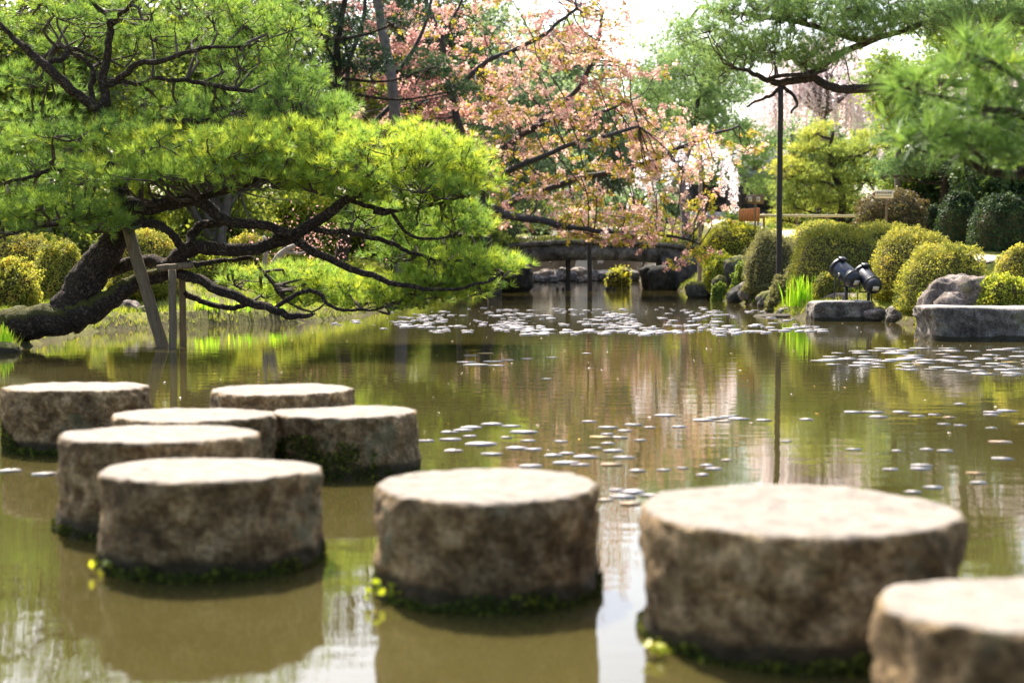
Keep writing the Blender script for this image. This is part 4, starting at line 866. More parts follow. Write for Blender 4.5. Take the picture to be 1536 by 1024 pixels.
# ------------------------------------------------------------------ floodlights
def floodlight(rear, front, D, ground_y, label, Yd):
    A = np.array(rear); B = np.array(front); ax = unit(B - A); Ln = np.linalg.norm(B - A); R = D / 2
    side = unit(np.cross(ax, [0, 0, 1])); up = np.cross(side, ax)
    mid_ = A + ax * Ln * 0.52; foot = np.array([mid_[0], mid_[1], ground_y])
    t = thing("floodlight", foot, label, "floodlight")
    def ring(prof, name, mat, parent=t, sides=32):
        V = []; S = sides
        for s, r in prof:
            for j in range(S):
                a = 2 * math.pi * j / S; V.append(A + ax * s * Ln + (side * math.cos(a) + up * math.sin(a)) * r * R)
        n = len(prof); i = np.arange(n - 1)[:, None] * S; j = np.arange(S)[None, :]; k = (j + 1) % S
        F = np.stack([i + j, i + k, i + S + k, i + S + j], -1).reshape(-1, 4)
        return put(name, V, F, mat, parent=parent, smooth=False if sides < 12 else True)
    ring([(0.22, 0.0), (0.22, 0.97), (0.24, 1.0), (0.90, 1.0), (0.98, 1.0), (0.98, 0.94), (0.90, 0.94), (0.90, 0)], "housing", 'lampbody')
    ring([(0.215, 0.9), (0.215, 1.07), (0.255, 1.07), (0.255, 0.99)], "band", 'lampblack')
    ring([(0.30, 0.99), (0.30, 1.035), (0.32, 1.035), (0.32, 0.99)], "band", 'lampblack')
    cap = ring([(-0.02, 0.0), (-0.02, 0.62), (0.02, 0.80), (0.10, 0.95), (0.21, 1.0)], "rear_cap", 'lampblack')
    ring([(0.93, 0.99), (0.93, 1.14), (1.03, 1.16), (1.03, 1.02), (0.985, 1.0)], "front_hood", 'lampblack')
    ring([(0.965, 0.0), (0.96, 0.5), (0.95, 0.935)], "lens", 'glass_lens')
    mb = MB(); c = A - ax * (0.035 * Ln) + side * 0 ; box(mb, c, (D * 0.36, D * 0.05, D * 0.26), ax=np.array([side, ax, up])); V, F = mb.out(); put("tag_plate", V, F, 'tagplate', parent=cap)
    mb = MB(); c = A + ax * Ln * 0.94 + up * R * 1.2; box(mb, c, (D * 0.42, D * 0.34, D * 0.12), ax=np.array([side, ax, up])); V, F = mb.out(); put("latch", V, F, 'lampblack', parent=t)
    # yoke: two arms and a cross bar under the body, on a stem with a foot plate
    yb = mid_ - np.array([0, 0, R * 1.35]); yb[2] = max(yb[2], ground_y + 0.10)
    for sgn in (-1, 1):
        mb = MB(); pv = mid_ + side * sgn * R * 1.1; tube(mb, [mid_ + side * sgn * R * 0.98, mid_ + side * sgn * R * 1.18], R * 0.17, 12); V, F = mb.out(); put("pivot_knob", V, F, 'steel', parent=t)
        mb = MB(); q = yb + side * sgn * R * 1.1; tube(mb, [pv, (pv + q) / 2, q], 0.012, 6); V, F = mb.out(); put("yoke_arm", V, F, 'lampblack', parent=t)
    mb = MB(); tube(mb, [yb - side * R * 1.12, yb, yb + side * R * 1.12], 0.013, 6); V, F = mb.out(); put("yoke_bar", V, F, 'lampblack', parent=t)
    mb = MB(); tube(mb, [yb, np.array([yb[0], yb[1], ground_y + 0.0])], 0.03, 10); V, F = mb.out(); put("stem", V, F, 'lampblack', parent=t)
    mb = MB(); tube(mb, [np.array([yb[0], yb[1], ground_y]), np.array([yb[0], yb[1], ground_y + 0.018])], 0.10, 14); V, F = mb.out(); put("base_plate", V, F, 'lampblack', parent=t)
    for sgn in (-1, 1):
        mb = MB(); q = A + ax * Ln * 0.75 + side * sgn * R * 0.75 - up * R * 0.6; tube(mb, [q, np.array([q[0] + side[0] * sgn * 0.03, q[1], ground_y - 0.05])], 0.010, 6); V, F = mb.out(); put("leg", V, F, 'lampblack', parent=t)
    mb = MB(); q = A + ax * Ln * 0.2 - up * R; tube(mb, catmull([q, q + np.array([0.02, 0.05, -0.12]), np.array([foot[0] + 0.06, foot[1] + 0.05, ground_y + 0.10]), np.array([foot[0] + 0.16, foot[1] + 0.1, ground_y - 0.02])], 12), 0.007, 6); V, F = mb.out(); put("cable", V, F, 'lampblack', parent=t)
floodlight(W(1284, 423, 25.15), W(1257, 401, 25.55), px(27, 25.2), W(1270, 451, 25.4)[2] - 0.01, "left dark blue floodlight standing on the squared grey block", 25)
floodlight(W(1313, 432, 25.0), W(1294, 410, 25.5), px(26, 25.2), W(1310, 456, 25.4)[2] - 0.02, "right dark blue floodlight partly behind the left one, on low pale stones", 25)

# ------------------------------------------------------------------ signs and rails
def arrow_board(cx0, cx1, yt, yb, Y, mat, name, label, post_x, marks):
    a = W(cx0, yb, Y); b = W(cx1, yt, Y); w = b[0] - a[0]; h = b[2] - a[2]
    base = np.array([W(post_x, yb, Y)[0], Y + 0.05, gz(a[0], Y)])
    t = thing(name, base, label, "sign")
    mb = MB(); prism(mb, [(0, h / 2), (w * 0.16, 0), (w, 0), (w, h), (w * 0.16, h)], (a[0], Y, a[2]), (1, 0, 0), (0, 0, 1), 0.03); V, F = mb.out(); put("board", V, F, mat, parent=t)
    post("post", (base[0], Y + 0.05, base[2] - 0.2), (base[0], Y + 0.05, a[2] + h * 0.9), 0.03, 'wood_mid', t)
    return t, a, w, h
t, a, w, h = arrow_board(1307, 1340, 285, 297.5, 36, 'cream', "arrow_sign", "cream signboard pointing left with a dark red arrow, above the brown shrub", 1331, None)
mb = MB(); prism(mb, [(w * 0.045, h / 2), (w * 0.16, h * 0.16), (w * 0.16, h * 0.84)], (a[0], 35.982, a[2]), (1, 0, 0), (0, 0, 1), 0.006); V, F = mb.out(); put("arrow", V, F, 'red', parent=t)
mb = MB()
def glyphs(mb, x0, x1, z0, z1, y, n, bold):
    s = (x1 - x0) / n
    for i in range(n):
        cx = x0 + (i + 0.5) * s; hh = z1 - z0
        for q in range(3): box(mb, (cx, y, z0 + hh * (0.15 + 0.35 * q)), (s * 0.72, 0.003, hh * 0.14 * bold))
        for q in range(2): box(mb, (cx + (q - 0.5) * s * (0.3 + 0.3 * RS.random()), y + 0.0015, z0 + hh / 2), (s * 0.16 * bold, 0.003, hh * 0.9))
glyphs(mb, a[0] + w * 0.22, a[0] + w * 0.93, a[2] + h * 0.52, a[2] + h * 0.80, 35.983, 7, 1.2)
V, F = mb.out(); put("lettering", V, F, 'ink', parent=t); mb = MB()
glyphs(mb, a[0] + w * 0.24, a[0] + w * 0.90, a[2] + h * 0.20, a[2] + h * 0.36, 35.983, 14, 0.8)
V, F = mb.out(); put("lettering", V, F, 'ink', parent=t)
t, a, w, h = arrow_board(1117.5, 1145.5, 292, 306, 45, 'wood_mid', "wooden_signpost", "brown wooden signpost with two pale panels, beside the orange board", 1133.5, None)
for f in (0.27, 0.70):
    mb = MB(); box(mb, (a[0] + w * f, 44.982, a[2] + h * 0.5), (w * 0.19, 0.008, h * 0.5)); V, F = mb.out(); pn = put("panel", V, F, 'cream', parent=t)
    mb = MB(); glyphs(mb, a[0] + w * (f - 0.07), a[0] + w * (f + 0.07), a[2] + h * 0.34, a[2] + h * 0.66, 44.9765, 2, 1.0); V, F = mb.out(); put("lettering", V, F, 'ink', parent=pn)
mb = MB(); a = W(1108, 332, 45.3); b = W(1140, 311, 45.3); 
base = np.array([a[0], 45.3, gz(a[0], 45.3)])
t = thing("orange_board", base, "orange timber board with a slanted top edge beside the signpost", "board")
for i in range(8):
    x0 = a[0] + (b[0] - a[0]) * i / 8; x1 = a[0] + (b[0] - a[0]) * (i + 0.94) / 8; s = (b[2] - a[2]) * 0.12 * (i / 8)
    mb = MB(); prism(mb, [(0, 0), (x1 - x0, 0), (x1 - x0, b[2] - a[2] - (b[2] - a[2]) * 0.15 + s + 0.01), (0, b[2] - a[2] - (b[2] - a[2]) * 0.15 + s)], (x0, 45.3, a[2]), (1, 0, 0), (0, 0, 1), 0.03); V, F = mb.out(); put("plank", V, F, 'wood_orange', parent=t)
for x in (a[0] + 0.05, b[0] - 0.05):
    post("leg", (x, 45.35, base[2] - 0.2), (x, 45.35, a[2] + 0.2), 0.03, 'wood_mid', t)
def rail():
    Y = 46; a = W(1139, 323.5, Y); b = W(1292, 324, Y)
    t = thing("bamboo_rail", (a[0], Y, gz(a[0], Y)), "low bamboo rail running behind the tall thin pole and azaleas", "fence")
    post("rail", a, b, px(2.1, Y), 'bamboo', t, n=14)
    for x in (1146, 1196, 1242, 1288):
        q = W(x, 319, Y + 0.08); post("post", (q[0], Y + 0.09, gz(q[0], Y) - 0.2), (q[0], Y + 0.09, q[2]), px(1.8, Y), 'wood_mid', t)
rail()
q = W(1051, 232, 52); post("cherry_support", (q[0], 52, gz(q[0], 52) - 0.2), (q[0], 52, q[2]), px(3.2, 52), 'palebark', None, "pale timber support post right of the bridge under the pink tree", "post")

def building():
    Y = 96; a = W(1040, 345, Y); b = W(1175, 268, Y)
    t = thing("timber_building", ((a[0] + b[0]) / 2, Y, gz(a[0], Y)), "dark timber garden building with a plank wall far behind the signpost", "building")
    zb = gz(a[0], Y) - 0.5
    mb = MB(); box(mb, ((a[0] + b[0]) / 2, Y + 3, (zb + b[2]) / 2), (b[0] - a[0], 6, b[2] - zb)); V, F = mb.out(); put("wall", V, F, 'wallwood', parent=t)
    z0 = W(1040, 318, Y)[2]
    mb = MB(); box(mb, (a[0] + (b[0] - a[0]) * .24, Y - 0.25, (zb + z0) / 2), ((b[0] - a[0]) * 0.55, 0.3, z0 - zb)); V, F = mb.out(); put("plaster_base", V, F, 'plaster', parent=t)
    z1 = W(1040, 286, Y)[2]
    for i in range(22):
        x = a[0] + (b[0] - a[0]) * 0.5 * i / 22; mb = MB(); box(mb, (x, Y - 0.12, (z0 + z1) / 2), (0.09, 0.08, z1 - z0 - 0.01)); V, F = mb.out(); put("slat", V, F, 'wood_dark', parent=t)
    for x in (1112, 1148):
        q = W(x, 300, Y); mb = MB(); box(mb, (q[0], Y - 0.06, q[2]), (0.9, 0.1, 1.2)); V, F = mb.out(); f = put("door", V, F, 'wood_dark', parent=t)
    mb = MB(); zt = b[2]; xa, xb = a[0] - 0.8, b[0] + 0.8
    prism(mb, [(-1.0, 0), (7.0, 0), (7.0, 0.15), (3.0, 2.2), (-1.0, 0.15)], (xa + (xb - xa) / 2, Y, zt + 0.003), (0, 1, 0), (0, 0, 1), xb - xa); V, F = mb.out(); put("roof", V, F, 'tile', parent=t)
building()

# ------------------------------------------------------------------ blossom tree
def blossom_tree():
    Y = 47; b = W(738, 440, Y); b[2] = gz(b[0], Y)
    t = thing("blossom_tree", b, "pink blossoming cherry with orange young leaves spreading over the bridge", "cherry tree")
    k = Y / FPX; limbs = []
    def lim(pts, rpx, name="limb", sides=8):
        P = limb_path([(x, y, Y + (c[0] if c else 0)) for x, y, *c in pts], jit=0.03); limbs.append(P)
        mb = MB(); tube(mb, P, radii(rpx, len(P)) * k, sides, 0.15); V, F = mb.out(); put(name, V, F, 'cherrybark', parent=t, smooth=True)
    lim([(742, 446), (736, 400), (730, 350), (724, 300), (712, 250), (690, 190), (676, 140)], [11, 9, 8, 8, 7, 6, 5], "trunk", 12)
    lim([(676, 142), (670, 110), (662, 65), (650, 30), (638, 0), (630, -40)], [5, 4.5, 4, 3.5, 3, 2])
    lim([(660, 62), (676, 35), (690, 10), (700, -30)], [3, 2.5, 2, 1.5])
    lim([(676, 140), (700, 118, -0.5), (735, 90, -0.8), (770, 75, -1), (805, 58, -1), (840, 35, -1), (870, 10, -1)], [4.5, 4, 3.5, 3.5, 3, 2.5, 2])
    lim([(724, 305), (760, 322, -1), (800, 329, -2), (850, 338, -2.5), (905, 345, -3), (960, 350, -3), (1020, 358, -3), (1062, 374, -3)], [8, 6.5, 5.5, 4.5, 3.2, 2.4, 1.8, 1.2])
    lim([(728, 330), (770, 300, 1), (830, 280, 1.5), (890, 262, 1.5), (945, 250, 1.5), (985, 238, 1.5), (1020, 222, 1.5), (1060, 205, 1.5), (1110, 190, 1.5)], [7, 6, 5, 4.5, 4, 4, 3.5, 3, 1.5])
    lim([(715, 260), (760, 220, 1), (800, 190, 1), (850, 150, 1.5), (880, 110, 1.5), (895, 60, 1.5), (905, 20, 1.5)], [6, 5, 4.5, 4, 4, 3, 2])
    lim([(800, 190, 1), (850, 180, 0.5), (900, 170, 0), (945, 150, 0)], [4, 3, 2.5, 1.5])
    lim([(700, 215), (660, 190, 1), (620, 170, 1.5), (570, 150, 2), (530, 120, 2)], [5, 4, 3.5, 3, 2])
    lim([(720, 290), (780, 250, -1.5), (840, 225, -2), (900, 205, -2), (960, 190, -2)], [5, 4, 3.5, 3, 2])
    LP = np.concatenate(limbs)
    # sprays of blossom: horizontal drifts of flowers and young leaves along thin twigs
    zones = [((560, 700), (10, 120), 14, 0.35, 1.0), ((640, 900), (-60, 60), 34, 0.42, 0), ((700, 960), (60, 180), 62, 0.45, 0), ((640, 800), (100, 200), 26, 0.50, 0), ((740, 990), (170, 270), 58, 0.50, 0),
             ((740, 1030), (255, 345), 46, 0.55, -0.5), ((830, 1065), (318, 360), 26, 0.42, -2.5), ((960, 1130), (180, 245), 20, 0.62, 1.5), ((520, 680), (100, 200), 46, 0.14, 2.0), ((530, 660), (165, 195), 12, 0.35, .5), ((880, 985), (10, 120), 14, 0.42, 1.0), ((985, 1075), (250, 345), 9, .45, -1.5), ((1020, 1072), (368, 398), 5, .32, -2.5), ((850, 960), (346, 366), 8, .30, -2.5), ((470, 640), (10, 120), 22, .2, 2.5), ((790, 925), (-30, 95), 30, .45, 1.2)]  # low tints at upper left paint shade into the dim mauve sprays
    PP = []; TT = []; mb = MB()
    for (xa, xb), (ya, yb), n, tb, dy in zones:
        for i in range(n):
            x, y = RS.uniform(xa, xb), RS.uniform(ya, yb)
            if 915 < x < 1060 and y < 90 and RS.random() < 0.75: continue
            e = W(x, y, Y + dy + RS.normal() * 1.5)
            nb = LP[((LP - e) ** 2).sum(1).argmin()]
            d = e - nb; hz = unit(np.array([RS.normal() + 0.5 * np.sign(d[0]), RS.normal() * 0.6, 0.15 * RS.normal() + 0.05])); Ls = RS.uniform(0.5, 1.25)
            end = e + hz * Ls; path = catmull([nb, nb + d * 0.5 + RS.normal(size=3) * 0.1, e, e + hz * Ls * 0.5 + RS.normal(size=3) * 0.05, end], 12)
            tube(mb, path, np.linspace(0.022, 0.006, 12), 4, caps=False)
            m = int(RS.uniform(90, 190)); u = RS.random(m); s = e - hz * 0.3 * Ls + hz * Ls * 1.3 * u[:, None]
            # small bunches
            nbun = max(7, m // 13); bun = s[:nbun] + RS.normal(size=(nbun, 3)) * np.array([0.20, 0.20, 0.10])
            bi = RS.integers(0, nbun, m); P = bun[bi] + RS.normal(size=(m, 3)) * 0.055
            t0 = np.clip(tb + 0.05 * (tb > .2) + 0.13 * RS.normal(), 0.05, 0.95)
            tn = t0 + RS.normal(size=m) * 0.10
            if tb > 0.2:
                yl = (RS.random(nbun) < (0.28 if y < 200 else 0.46))[bi]; tn = np.where(yl, RS.uniform(0.64, 1.0, m), np.minimum(tn, 0.6))
            PP.append(P); TT.append(tn)
    P = np.concatenate(PP); T = np.concatenate(TT)
    V, F, tt = leaves(P, np.tile([0, 0, 0.4], (len(P), 1)), 0.095, T, 0.75, 1.0); put("blossom", V, F, 'blossom', parent=t, tint=tt)
    V, F = mb.out(); put("twigs", V, F, 'cherrybark', parent=t, smooth=True)
blossom_tree()

def weeping_cherry(x, yb, Y, xr, ytop, ybot, n, label, hang):
    b = W(x, yb, Y); b[2] = gz(b[0], Y); t = thing("weeping_cherry", b, label, "cherry tree")
    fork = W(x, ytop + (yb - ytop) * 0.45, Y); mb = MB(); tube(mb, catmull([b - [0, 0, 0.3], (b + fork) / 2 + [0.2, 0, 0], fork], 10), np.linspace(0.24, 0.16, 10), 8, 0.1); V, F = mb.out(); put("trunk", V, F, 'greybark', parent=t, smooth=True)
    mb = MB(); PP = []; tw = MB()
    for i in range(n):
        sx = RS.uniform(*xr); u = (sx - (xr[0] + xr[1]) / 2) / ((xr[1] - xr[0]) / 2); yt = ytop + (ybot - ytop) * 0.45 * u * u + RS.uniform(0, 0.35) * (ybot - ytop)
        top = W(sx, yt, Y + RS.normal() * 1.6); L = hang * RS.uniform(0.4, 1.0)
        if i % 6 == 0: tube(mb, catmull([fork, (fork + top) / 2 + np.array([0, 0, 0.6]), top], 8), np.linspace(0.10, 0.02, 8), 6)
        bot = top - np.array([RS.normal() * 0.15, RS.normal() * 0.15, L])
        tube(tw, [top, (top + bot) / 2, bot], 0.005, 4, caps=False)
        m = int(L * 50); v = RS.random(m)[:, None]; PP.append(top + (bot - top) * v + RS.normal(size=(m, 3)) * 0.06)
    V, F = mb.out(); put("limbs", V, F, 'greybark', parent=t, smooth=True); V, F = tw.out(); put("hanging_twigs", V, F, 'greybark', parent=t)
    P = np.concatenate(PP); V, F, tt = leaves(P, np.tile([0, 0, 0.3], (len(P), 1)), 0.125, 0.5 + 0.25 * RS.normal(size=len(P)), 0.8, 1.0); put("blossom", V, F, 'weep', parent=t, tint=tt)
weeping_cherry(1235, 330, 78, (1130, 1330), 50, 195, 280, "pale pink weeping cherry far behind the tall thin pole", 4.0)
weeping_cherry(1022, 345, 60, (955, 1110), 190, 290, 42, "sparse white pink weeping cherry right of the bridge", 2.0)
weeping_cherry(1480, 330, 85, (1400, 1580), 0, 150, 200, "pale weeping cherry at the right edge behind the leafy trees", 4.0)

# ------------------------------------------------------------------ right pines
def right_pine():
    Y = 32; b = W(1612, 380, Y); b[2] = gz(b[0], Y)
    t = thing("limbed_pine", b, "tall pine on the right bank whose long bent limb rests on the thin pole", "pine tree"); k = Y / FPX; limbs = []
    def lim(pts, rpx, name="limb"):
        P = limb_path([(x, y, Y + (c[0] if c else 0)) for x, y, *c in pts], jit=0.015); limbs.append(P)
        mb = MB(); tube(mb, P, radii(rpx, len(P)) * k, 10, 0.18); V, F = mb.out(); put(name, V, F, 'pinebark', parent=t, smooth=True)
    lim([(1612, 392, 1.5), (1618, 320, 1.5), (1605, 240, 1.2), (1605, 160, 1), (1615, 90, 1), (1612, 20, 1), (1590, -60, 1), (1560, -140, 1)], [17, 15, 14, 13, 11, 9, 7, 4], "trunk")
    lim([(1595, 165, 1), (1530, 140, 1), (1460, 126, 1), (1400, 124, 0.5), (1350, 129, 0), (1300, 134, -0.2), (1262, 134, -0.2), (1238, 128, -0.1), (1222, 118, 0), (1198, 120, 0), (1168, 126, 0), (1148, 120, 0), (1128, 108, 0), (1100, 100, 0)], [8, 7, 6, 6, 6.5, 6.5, 6, 6, 6, 4.5, 3.5, 2])
    lim([(1190, 120), (1220, 108, 0.3), (1245, 90, 0.5), (1270, 74, 0.6), (1310, 60, 0.7), (1350, 48, 0.8), (1400, 30, 1), (1460, 12, 1), (1540, 14, 1), (1612, 30, 1)], [5, 6, 6, 5, 5, 4.5, 4.5, 4.5, 5, 6])
    lim([(1150, 120), (1180, 112, -0.3), (1215, 112, -0.3), (1240, 105, -0.3)], [3, 3, 3, 2])
    lim([(1172, 130), (1158, 142, 0), (1140, 150, 0.2), (1118, 160, 0.2)], [3, 2.5, 2, 1.5]); lim([(1175, 130), (1190, 145, 0), (1194, 158, 0), (1186, 170, 0)], [3, 2.5, 2, 1.5])
    lim([(1300, 62, 0.7), (1240, 45, 0.6), (1180, 30, 0.5), (1100, 20, 0.5), (1050, 10, 0.5)], [5, 4, 4, 3, 2]); lim([(1598, -40, 1), (1500, -45, 1), (1370, -30, 1), (1280, -40, 1), (1180, -45, 1)], [6, 5, 4, 2]); lim([(1610, 0, 1), (1640, -30, 1), (1680, -40, 1)], [6, 5, 4])
    pads = pxpads([(1110, 80, 60, 26, 0, 1.2, 50, .5), (1180, 70, 80, 30, 0, 1.4, 70, .55), (1225, 85, 50, 22, -0.3, 1, 34, .5), (1040, 60, 70, 30, .5, 1.2, 40, .5), (1120, 22, 80, 24, .5, 1.4, 60, .4), (1220, 20, 80, 28, .6, 1.5, 70, .35),
        (1320, 20, 80, 30, .8, 1.5, 70, .3), (1380, 40, 60, 28, .8, 1.3, 46, .3), (1280, 52, 60, 18, .6, 1, 34, .4), (1200, -45, 140, 35, 1, 1.5, 70, .4), (1350, -50, 120, 40, 1, 1.8, 70, .4), (1500, -40, 90, 40, 1, 1.5, 50, .4), (1430, -130, 120, 60, 1, 2, 70, .4), (1090, 110, 30, 14, 0, .6, 14, .5), (1300, 118, 40, 10, 0, .5, 6, .5), (1460, 22, 60, 26, .8, 1, 40, .35), (1525, 30, 50, 26, .8, 1, 34, .35)], Y)
    pine_crown(t, limbs, [(c + np.array([0, 0.5 if c[2] < 6.0 else -0.5, 0]), r, int(n * (1.05 if c[2] < 6.0 else 1.3)), q + .12) for c, r, n, q in pads], 'needle_far', 0.17, 0.010, 18, 8, 0.16)
right_pine()

def near_pine():
    Y = 6.0
    b = np.array([10.4, 8.6, gz(10.4, 8.6)]); t = thing("near_pine", b, "pine whose blurred green bough hangs in from the right edge closest to the camera", "pine tree"); limbs = []
    k = Y / FPX; e = W(1660, 225, Y)
    for name, P, r in (("trunk", [b - [0, 0, .3], b + [-.2, 0, 1.0], b + [.1, -.1, 2.2], b + [.3, 0, 3.6]], [.22, .18, .15, .08]), ("limb", [b + [-.1, 0, 1.6], b + [-2.0, -.8, 1.75], b + [-4.6, -1.9, 1.2], e], [.12, .09, .06, .036])):
        Q = catmull(np.array(P), 24); mb = MB(); tube(mb, Q, radii(r, 24), 10, 0.15); V, F = mb.out(); put(name, V, F, 'pinebark', parent=t, smooth=True)
    for pts, r in (([(1660, 225), (1600, 215), (1530, 168), (1480, 165), (1430, 150), (1385, 140)], [12, 10, 6, 5, 4, 2]), ([(1660, 225), (1600, 245), (1540, 262), (1490, 258), (1440, 240), (1390, 232)], [12, 9, 7, 6, 4, 2]),
                   ([(1530, 168), (1490, 190), (1450, 200), (1400, 205)], [4, 4, 3, 2]), ([(1600, 215), (1560, 150), (1500, 100), (1450, 80)], [8, 6, 4, 2]), ([(1490, 258), (1460, 225), (1420, 190), (1360, 195)], [4, 3, 3, 2])):
        P = limb_path([(x, y, Y + 0.05 * math.sin(x)) for x, y in pts], jit=0.004); limbs.append(P); mb = MB(); tube(mb, P, radii(r, len(P)) * k, 8, 0.2); V, F = mb.out(); put("limb", V, F, 'pinebark', parent=t, smooth=True)
    pads = pxpads([(1400, 130, 45, 28, 0, .1, 9, .45), (1465, 95, 55, 28, 0, .12, 12, .5), (1380, 205, 40, 20, 0, .1, 9, .5), (1450, 215, 55, 22, 0, .1, 10, .42), (1530, 120, 50, 40, 0.05, .12, 12, .45), (1510, 235, 50, 20, 0, .1, 8, .42), (1460, 165, 55, 24, 0, .12, 9, .42), (1560, 200, 60, 40, 0, .12, 10, .4)], Y)
    pine_crown(t, limbs, [(c, r, int(n * 1.3), q - .22) for c, r, n, q in pads], 'needle', 0.14, 0.0050, 24, 2, 0.05, r0=0.003, r1=0.0015, axis_up=0.25, spread=0.8)
near_pine()

def cloud_pine(x, yb, Y, padlist, mat, label, L, w, K, tufts, sr, trunk_r, bark='pinebark', name="pine_tree", share=0.6, r0=0.02, limb_r=0.05):
    b = W(x, yb, Y); b[2] = gz(b[0], Y); t = thing(name, b, label, "pine tree")
    pads = pxpads(padlist, Y); top = max(p[0][2] for p in pads); cx = np.mean([p[0][0] for p in pads])
    P = catmull([b - [0, 0, .3], b + (np.array([b[0] * .5 + cx * .5, Y, top]) - b) * 0.35 + [trunk_r * 1.5, 0, 0], b + (np.array([b[0] * .6 + cx * .4, Y, top]) - b) * 0.7 - [trunk_r, 0, 0], np.array([b[0] * .5 + cx * .5, Y, top - 0.1])], 24); limbs = [P]
    mb = MB(); tube(mb, P, np.linspace(trunk_r, trunk_r * 0.3, 24), 10, 0.15); V, F = mb.out(); put("trunk", V, F, bark, parent=t, smooth=True)
    for c, r, n, tt in pads:
        s = P[np.abs(P[:, 2] - (c[2] - r[2] * 1.2)).argmin()]; Q = catmull([s, (s + c) / 2 + np.array([0, 0, -0.1 * abs(c[0] - s[0])]) + RS.normal(size=3) * .1, c - np.array([0, 0, r[2] * .4])], 9); limbs.append(Q)
        mb = MB(); tube(mb, Q, np.linspace(limb_r, limb_r * .4, 9), 7, 0.15); V, F = mb.out(); put("limb", V, F, bark, parent=t, smooth=True)
    pine_crown(t, limbs, [(c + np.array([0, .4, 0]), r, int(n * 1.3), q + .12 * RS.normal()) for c, r, n, q in pads], mat, L, w * 1.25, K, tufts, sr, r0=r0, r1=0.006, twig_share=share)
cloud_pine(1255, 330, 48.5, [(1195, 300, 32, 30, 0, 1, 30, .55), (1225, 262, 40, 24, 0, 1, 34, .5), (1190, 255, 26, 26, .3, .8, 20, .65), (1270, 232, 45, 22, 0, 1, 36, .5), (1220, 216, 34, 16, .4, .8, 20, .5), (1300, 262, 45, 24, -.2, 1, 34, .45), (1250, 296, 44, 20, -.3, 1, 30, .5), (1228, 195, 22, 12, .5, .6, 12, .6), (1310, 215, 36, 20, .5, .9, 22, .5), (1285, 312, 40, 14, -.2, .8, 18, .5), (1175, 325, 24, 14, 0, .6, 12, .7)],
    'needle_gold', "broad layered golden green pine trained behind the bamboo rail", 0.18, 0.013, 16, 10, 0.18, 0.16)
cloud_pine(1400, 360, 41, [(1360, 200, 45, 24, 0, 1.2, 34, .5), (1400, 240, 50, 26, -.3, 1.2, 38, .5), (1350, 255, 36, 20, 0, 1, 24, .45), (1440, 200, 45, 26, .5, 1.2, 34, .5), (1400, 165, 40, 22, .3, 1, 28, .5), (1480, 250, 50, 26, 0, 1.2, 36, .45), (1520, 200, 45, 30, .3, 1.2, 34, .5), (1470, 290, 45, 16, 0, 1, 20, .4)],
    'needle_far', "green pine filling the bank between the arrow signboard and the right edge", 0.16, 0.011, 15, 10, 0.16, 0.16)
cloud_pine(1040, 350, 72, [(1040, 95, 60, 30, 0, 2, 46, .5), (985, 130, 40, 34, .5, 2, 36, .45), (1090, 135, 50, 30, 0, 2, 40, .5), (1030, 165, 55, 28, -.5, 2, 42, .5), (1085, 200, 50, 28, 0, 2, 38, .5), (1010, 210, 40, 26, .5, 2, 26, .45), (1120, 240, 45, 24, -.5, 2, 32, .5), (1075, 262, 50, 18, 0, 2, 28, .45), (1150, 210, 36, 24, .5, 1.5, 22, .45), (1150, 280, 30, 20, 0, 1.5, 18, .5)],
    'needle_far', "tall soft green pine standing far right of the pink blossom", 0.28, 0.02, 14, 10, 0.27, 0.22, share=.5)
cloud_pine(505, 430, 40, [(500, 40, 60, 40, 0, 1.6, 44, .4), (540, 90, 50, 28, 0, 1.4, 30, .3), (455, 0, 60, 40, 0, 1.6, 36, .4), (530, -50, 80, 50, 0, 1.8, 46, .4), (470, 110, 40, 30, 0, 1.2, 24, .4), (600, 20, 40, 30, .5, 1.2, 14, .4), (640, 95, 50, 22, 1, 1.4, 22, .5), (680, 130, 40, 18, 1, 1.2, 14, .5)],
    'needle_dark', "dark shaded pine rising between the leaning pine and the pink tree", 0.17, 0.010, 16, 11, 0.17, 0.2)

for i, (x0, x1, yt, yb, Y, m, lab) in enumerate([(1066, 1100, 378, 404, 43.5, 'azalea_green', "small leafy plant tucked between rocks below the bright azalea"), (1100, 1142, 398, 432, 40, 'maple', "low light green plant above the smooth dark boulder"),
    (1140, 1176, 400, 440, 37, 'azalea_green', "green plant between the dull olive shrub and the dark boulder"), (1068, 1092, 424, 450, 40.2, 'maple', "small grassy plant at the waterline left of the dark boulder"),
    (1150, 1192, 436, 468, 30, 'azalea_dull', "low grey green plant at the waterline left of the iris"), (1176, 1216, 398, 436, 31, 'azalea_dull', "small dull plant at the foot of the big azalea mound"),
    (1262, 1312, 428, 450, 27, 'maple', "low bright green plant between the floodlights and the big azalea mound"), (1318, 1372, 436, 466, 25.6, 'azalea_green', "low yellow green plant at the foot of the golden azalea right of the floodlights"), (1376, 1402, 440, 474, 22.4, 'azalea_green', "small plant squeezed left of the pinkish boulder")]):
    shrub(x0, x1, yt, yb, Y, m, lab, 1500, 0.0016 * Y, 0.3, .8, 2.0, .5, "low_plant", "plant", 1.3)
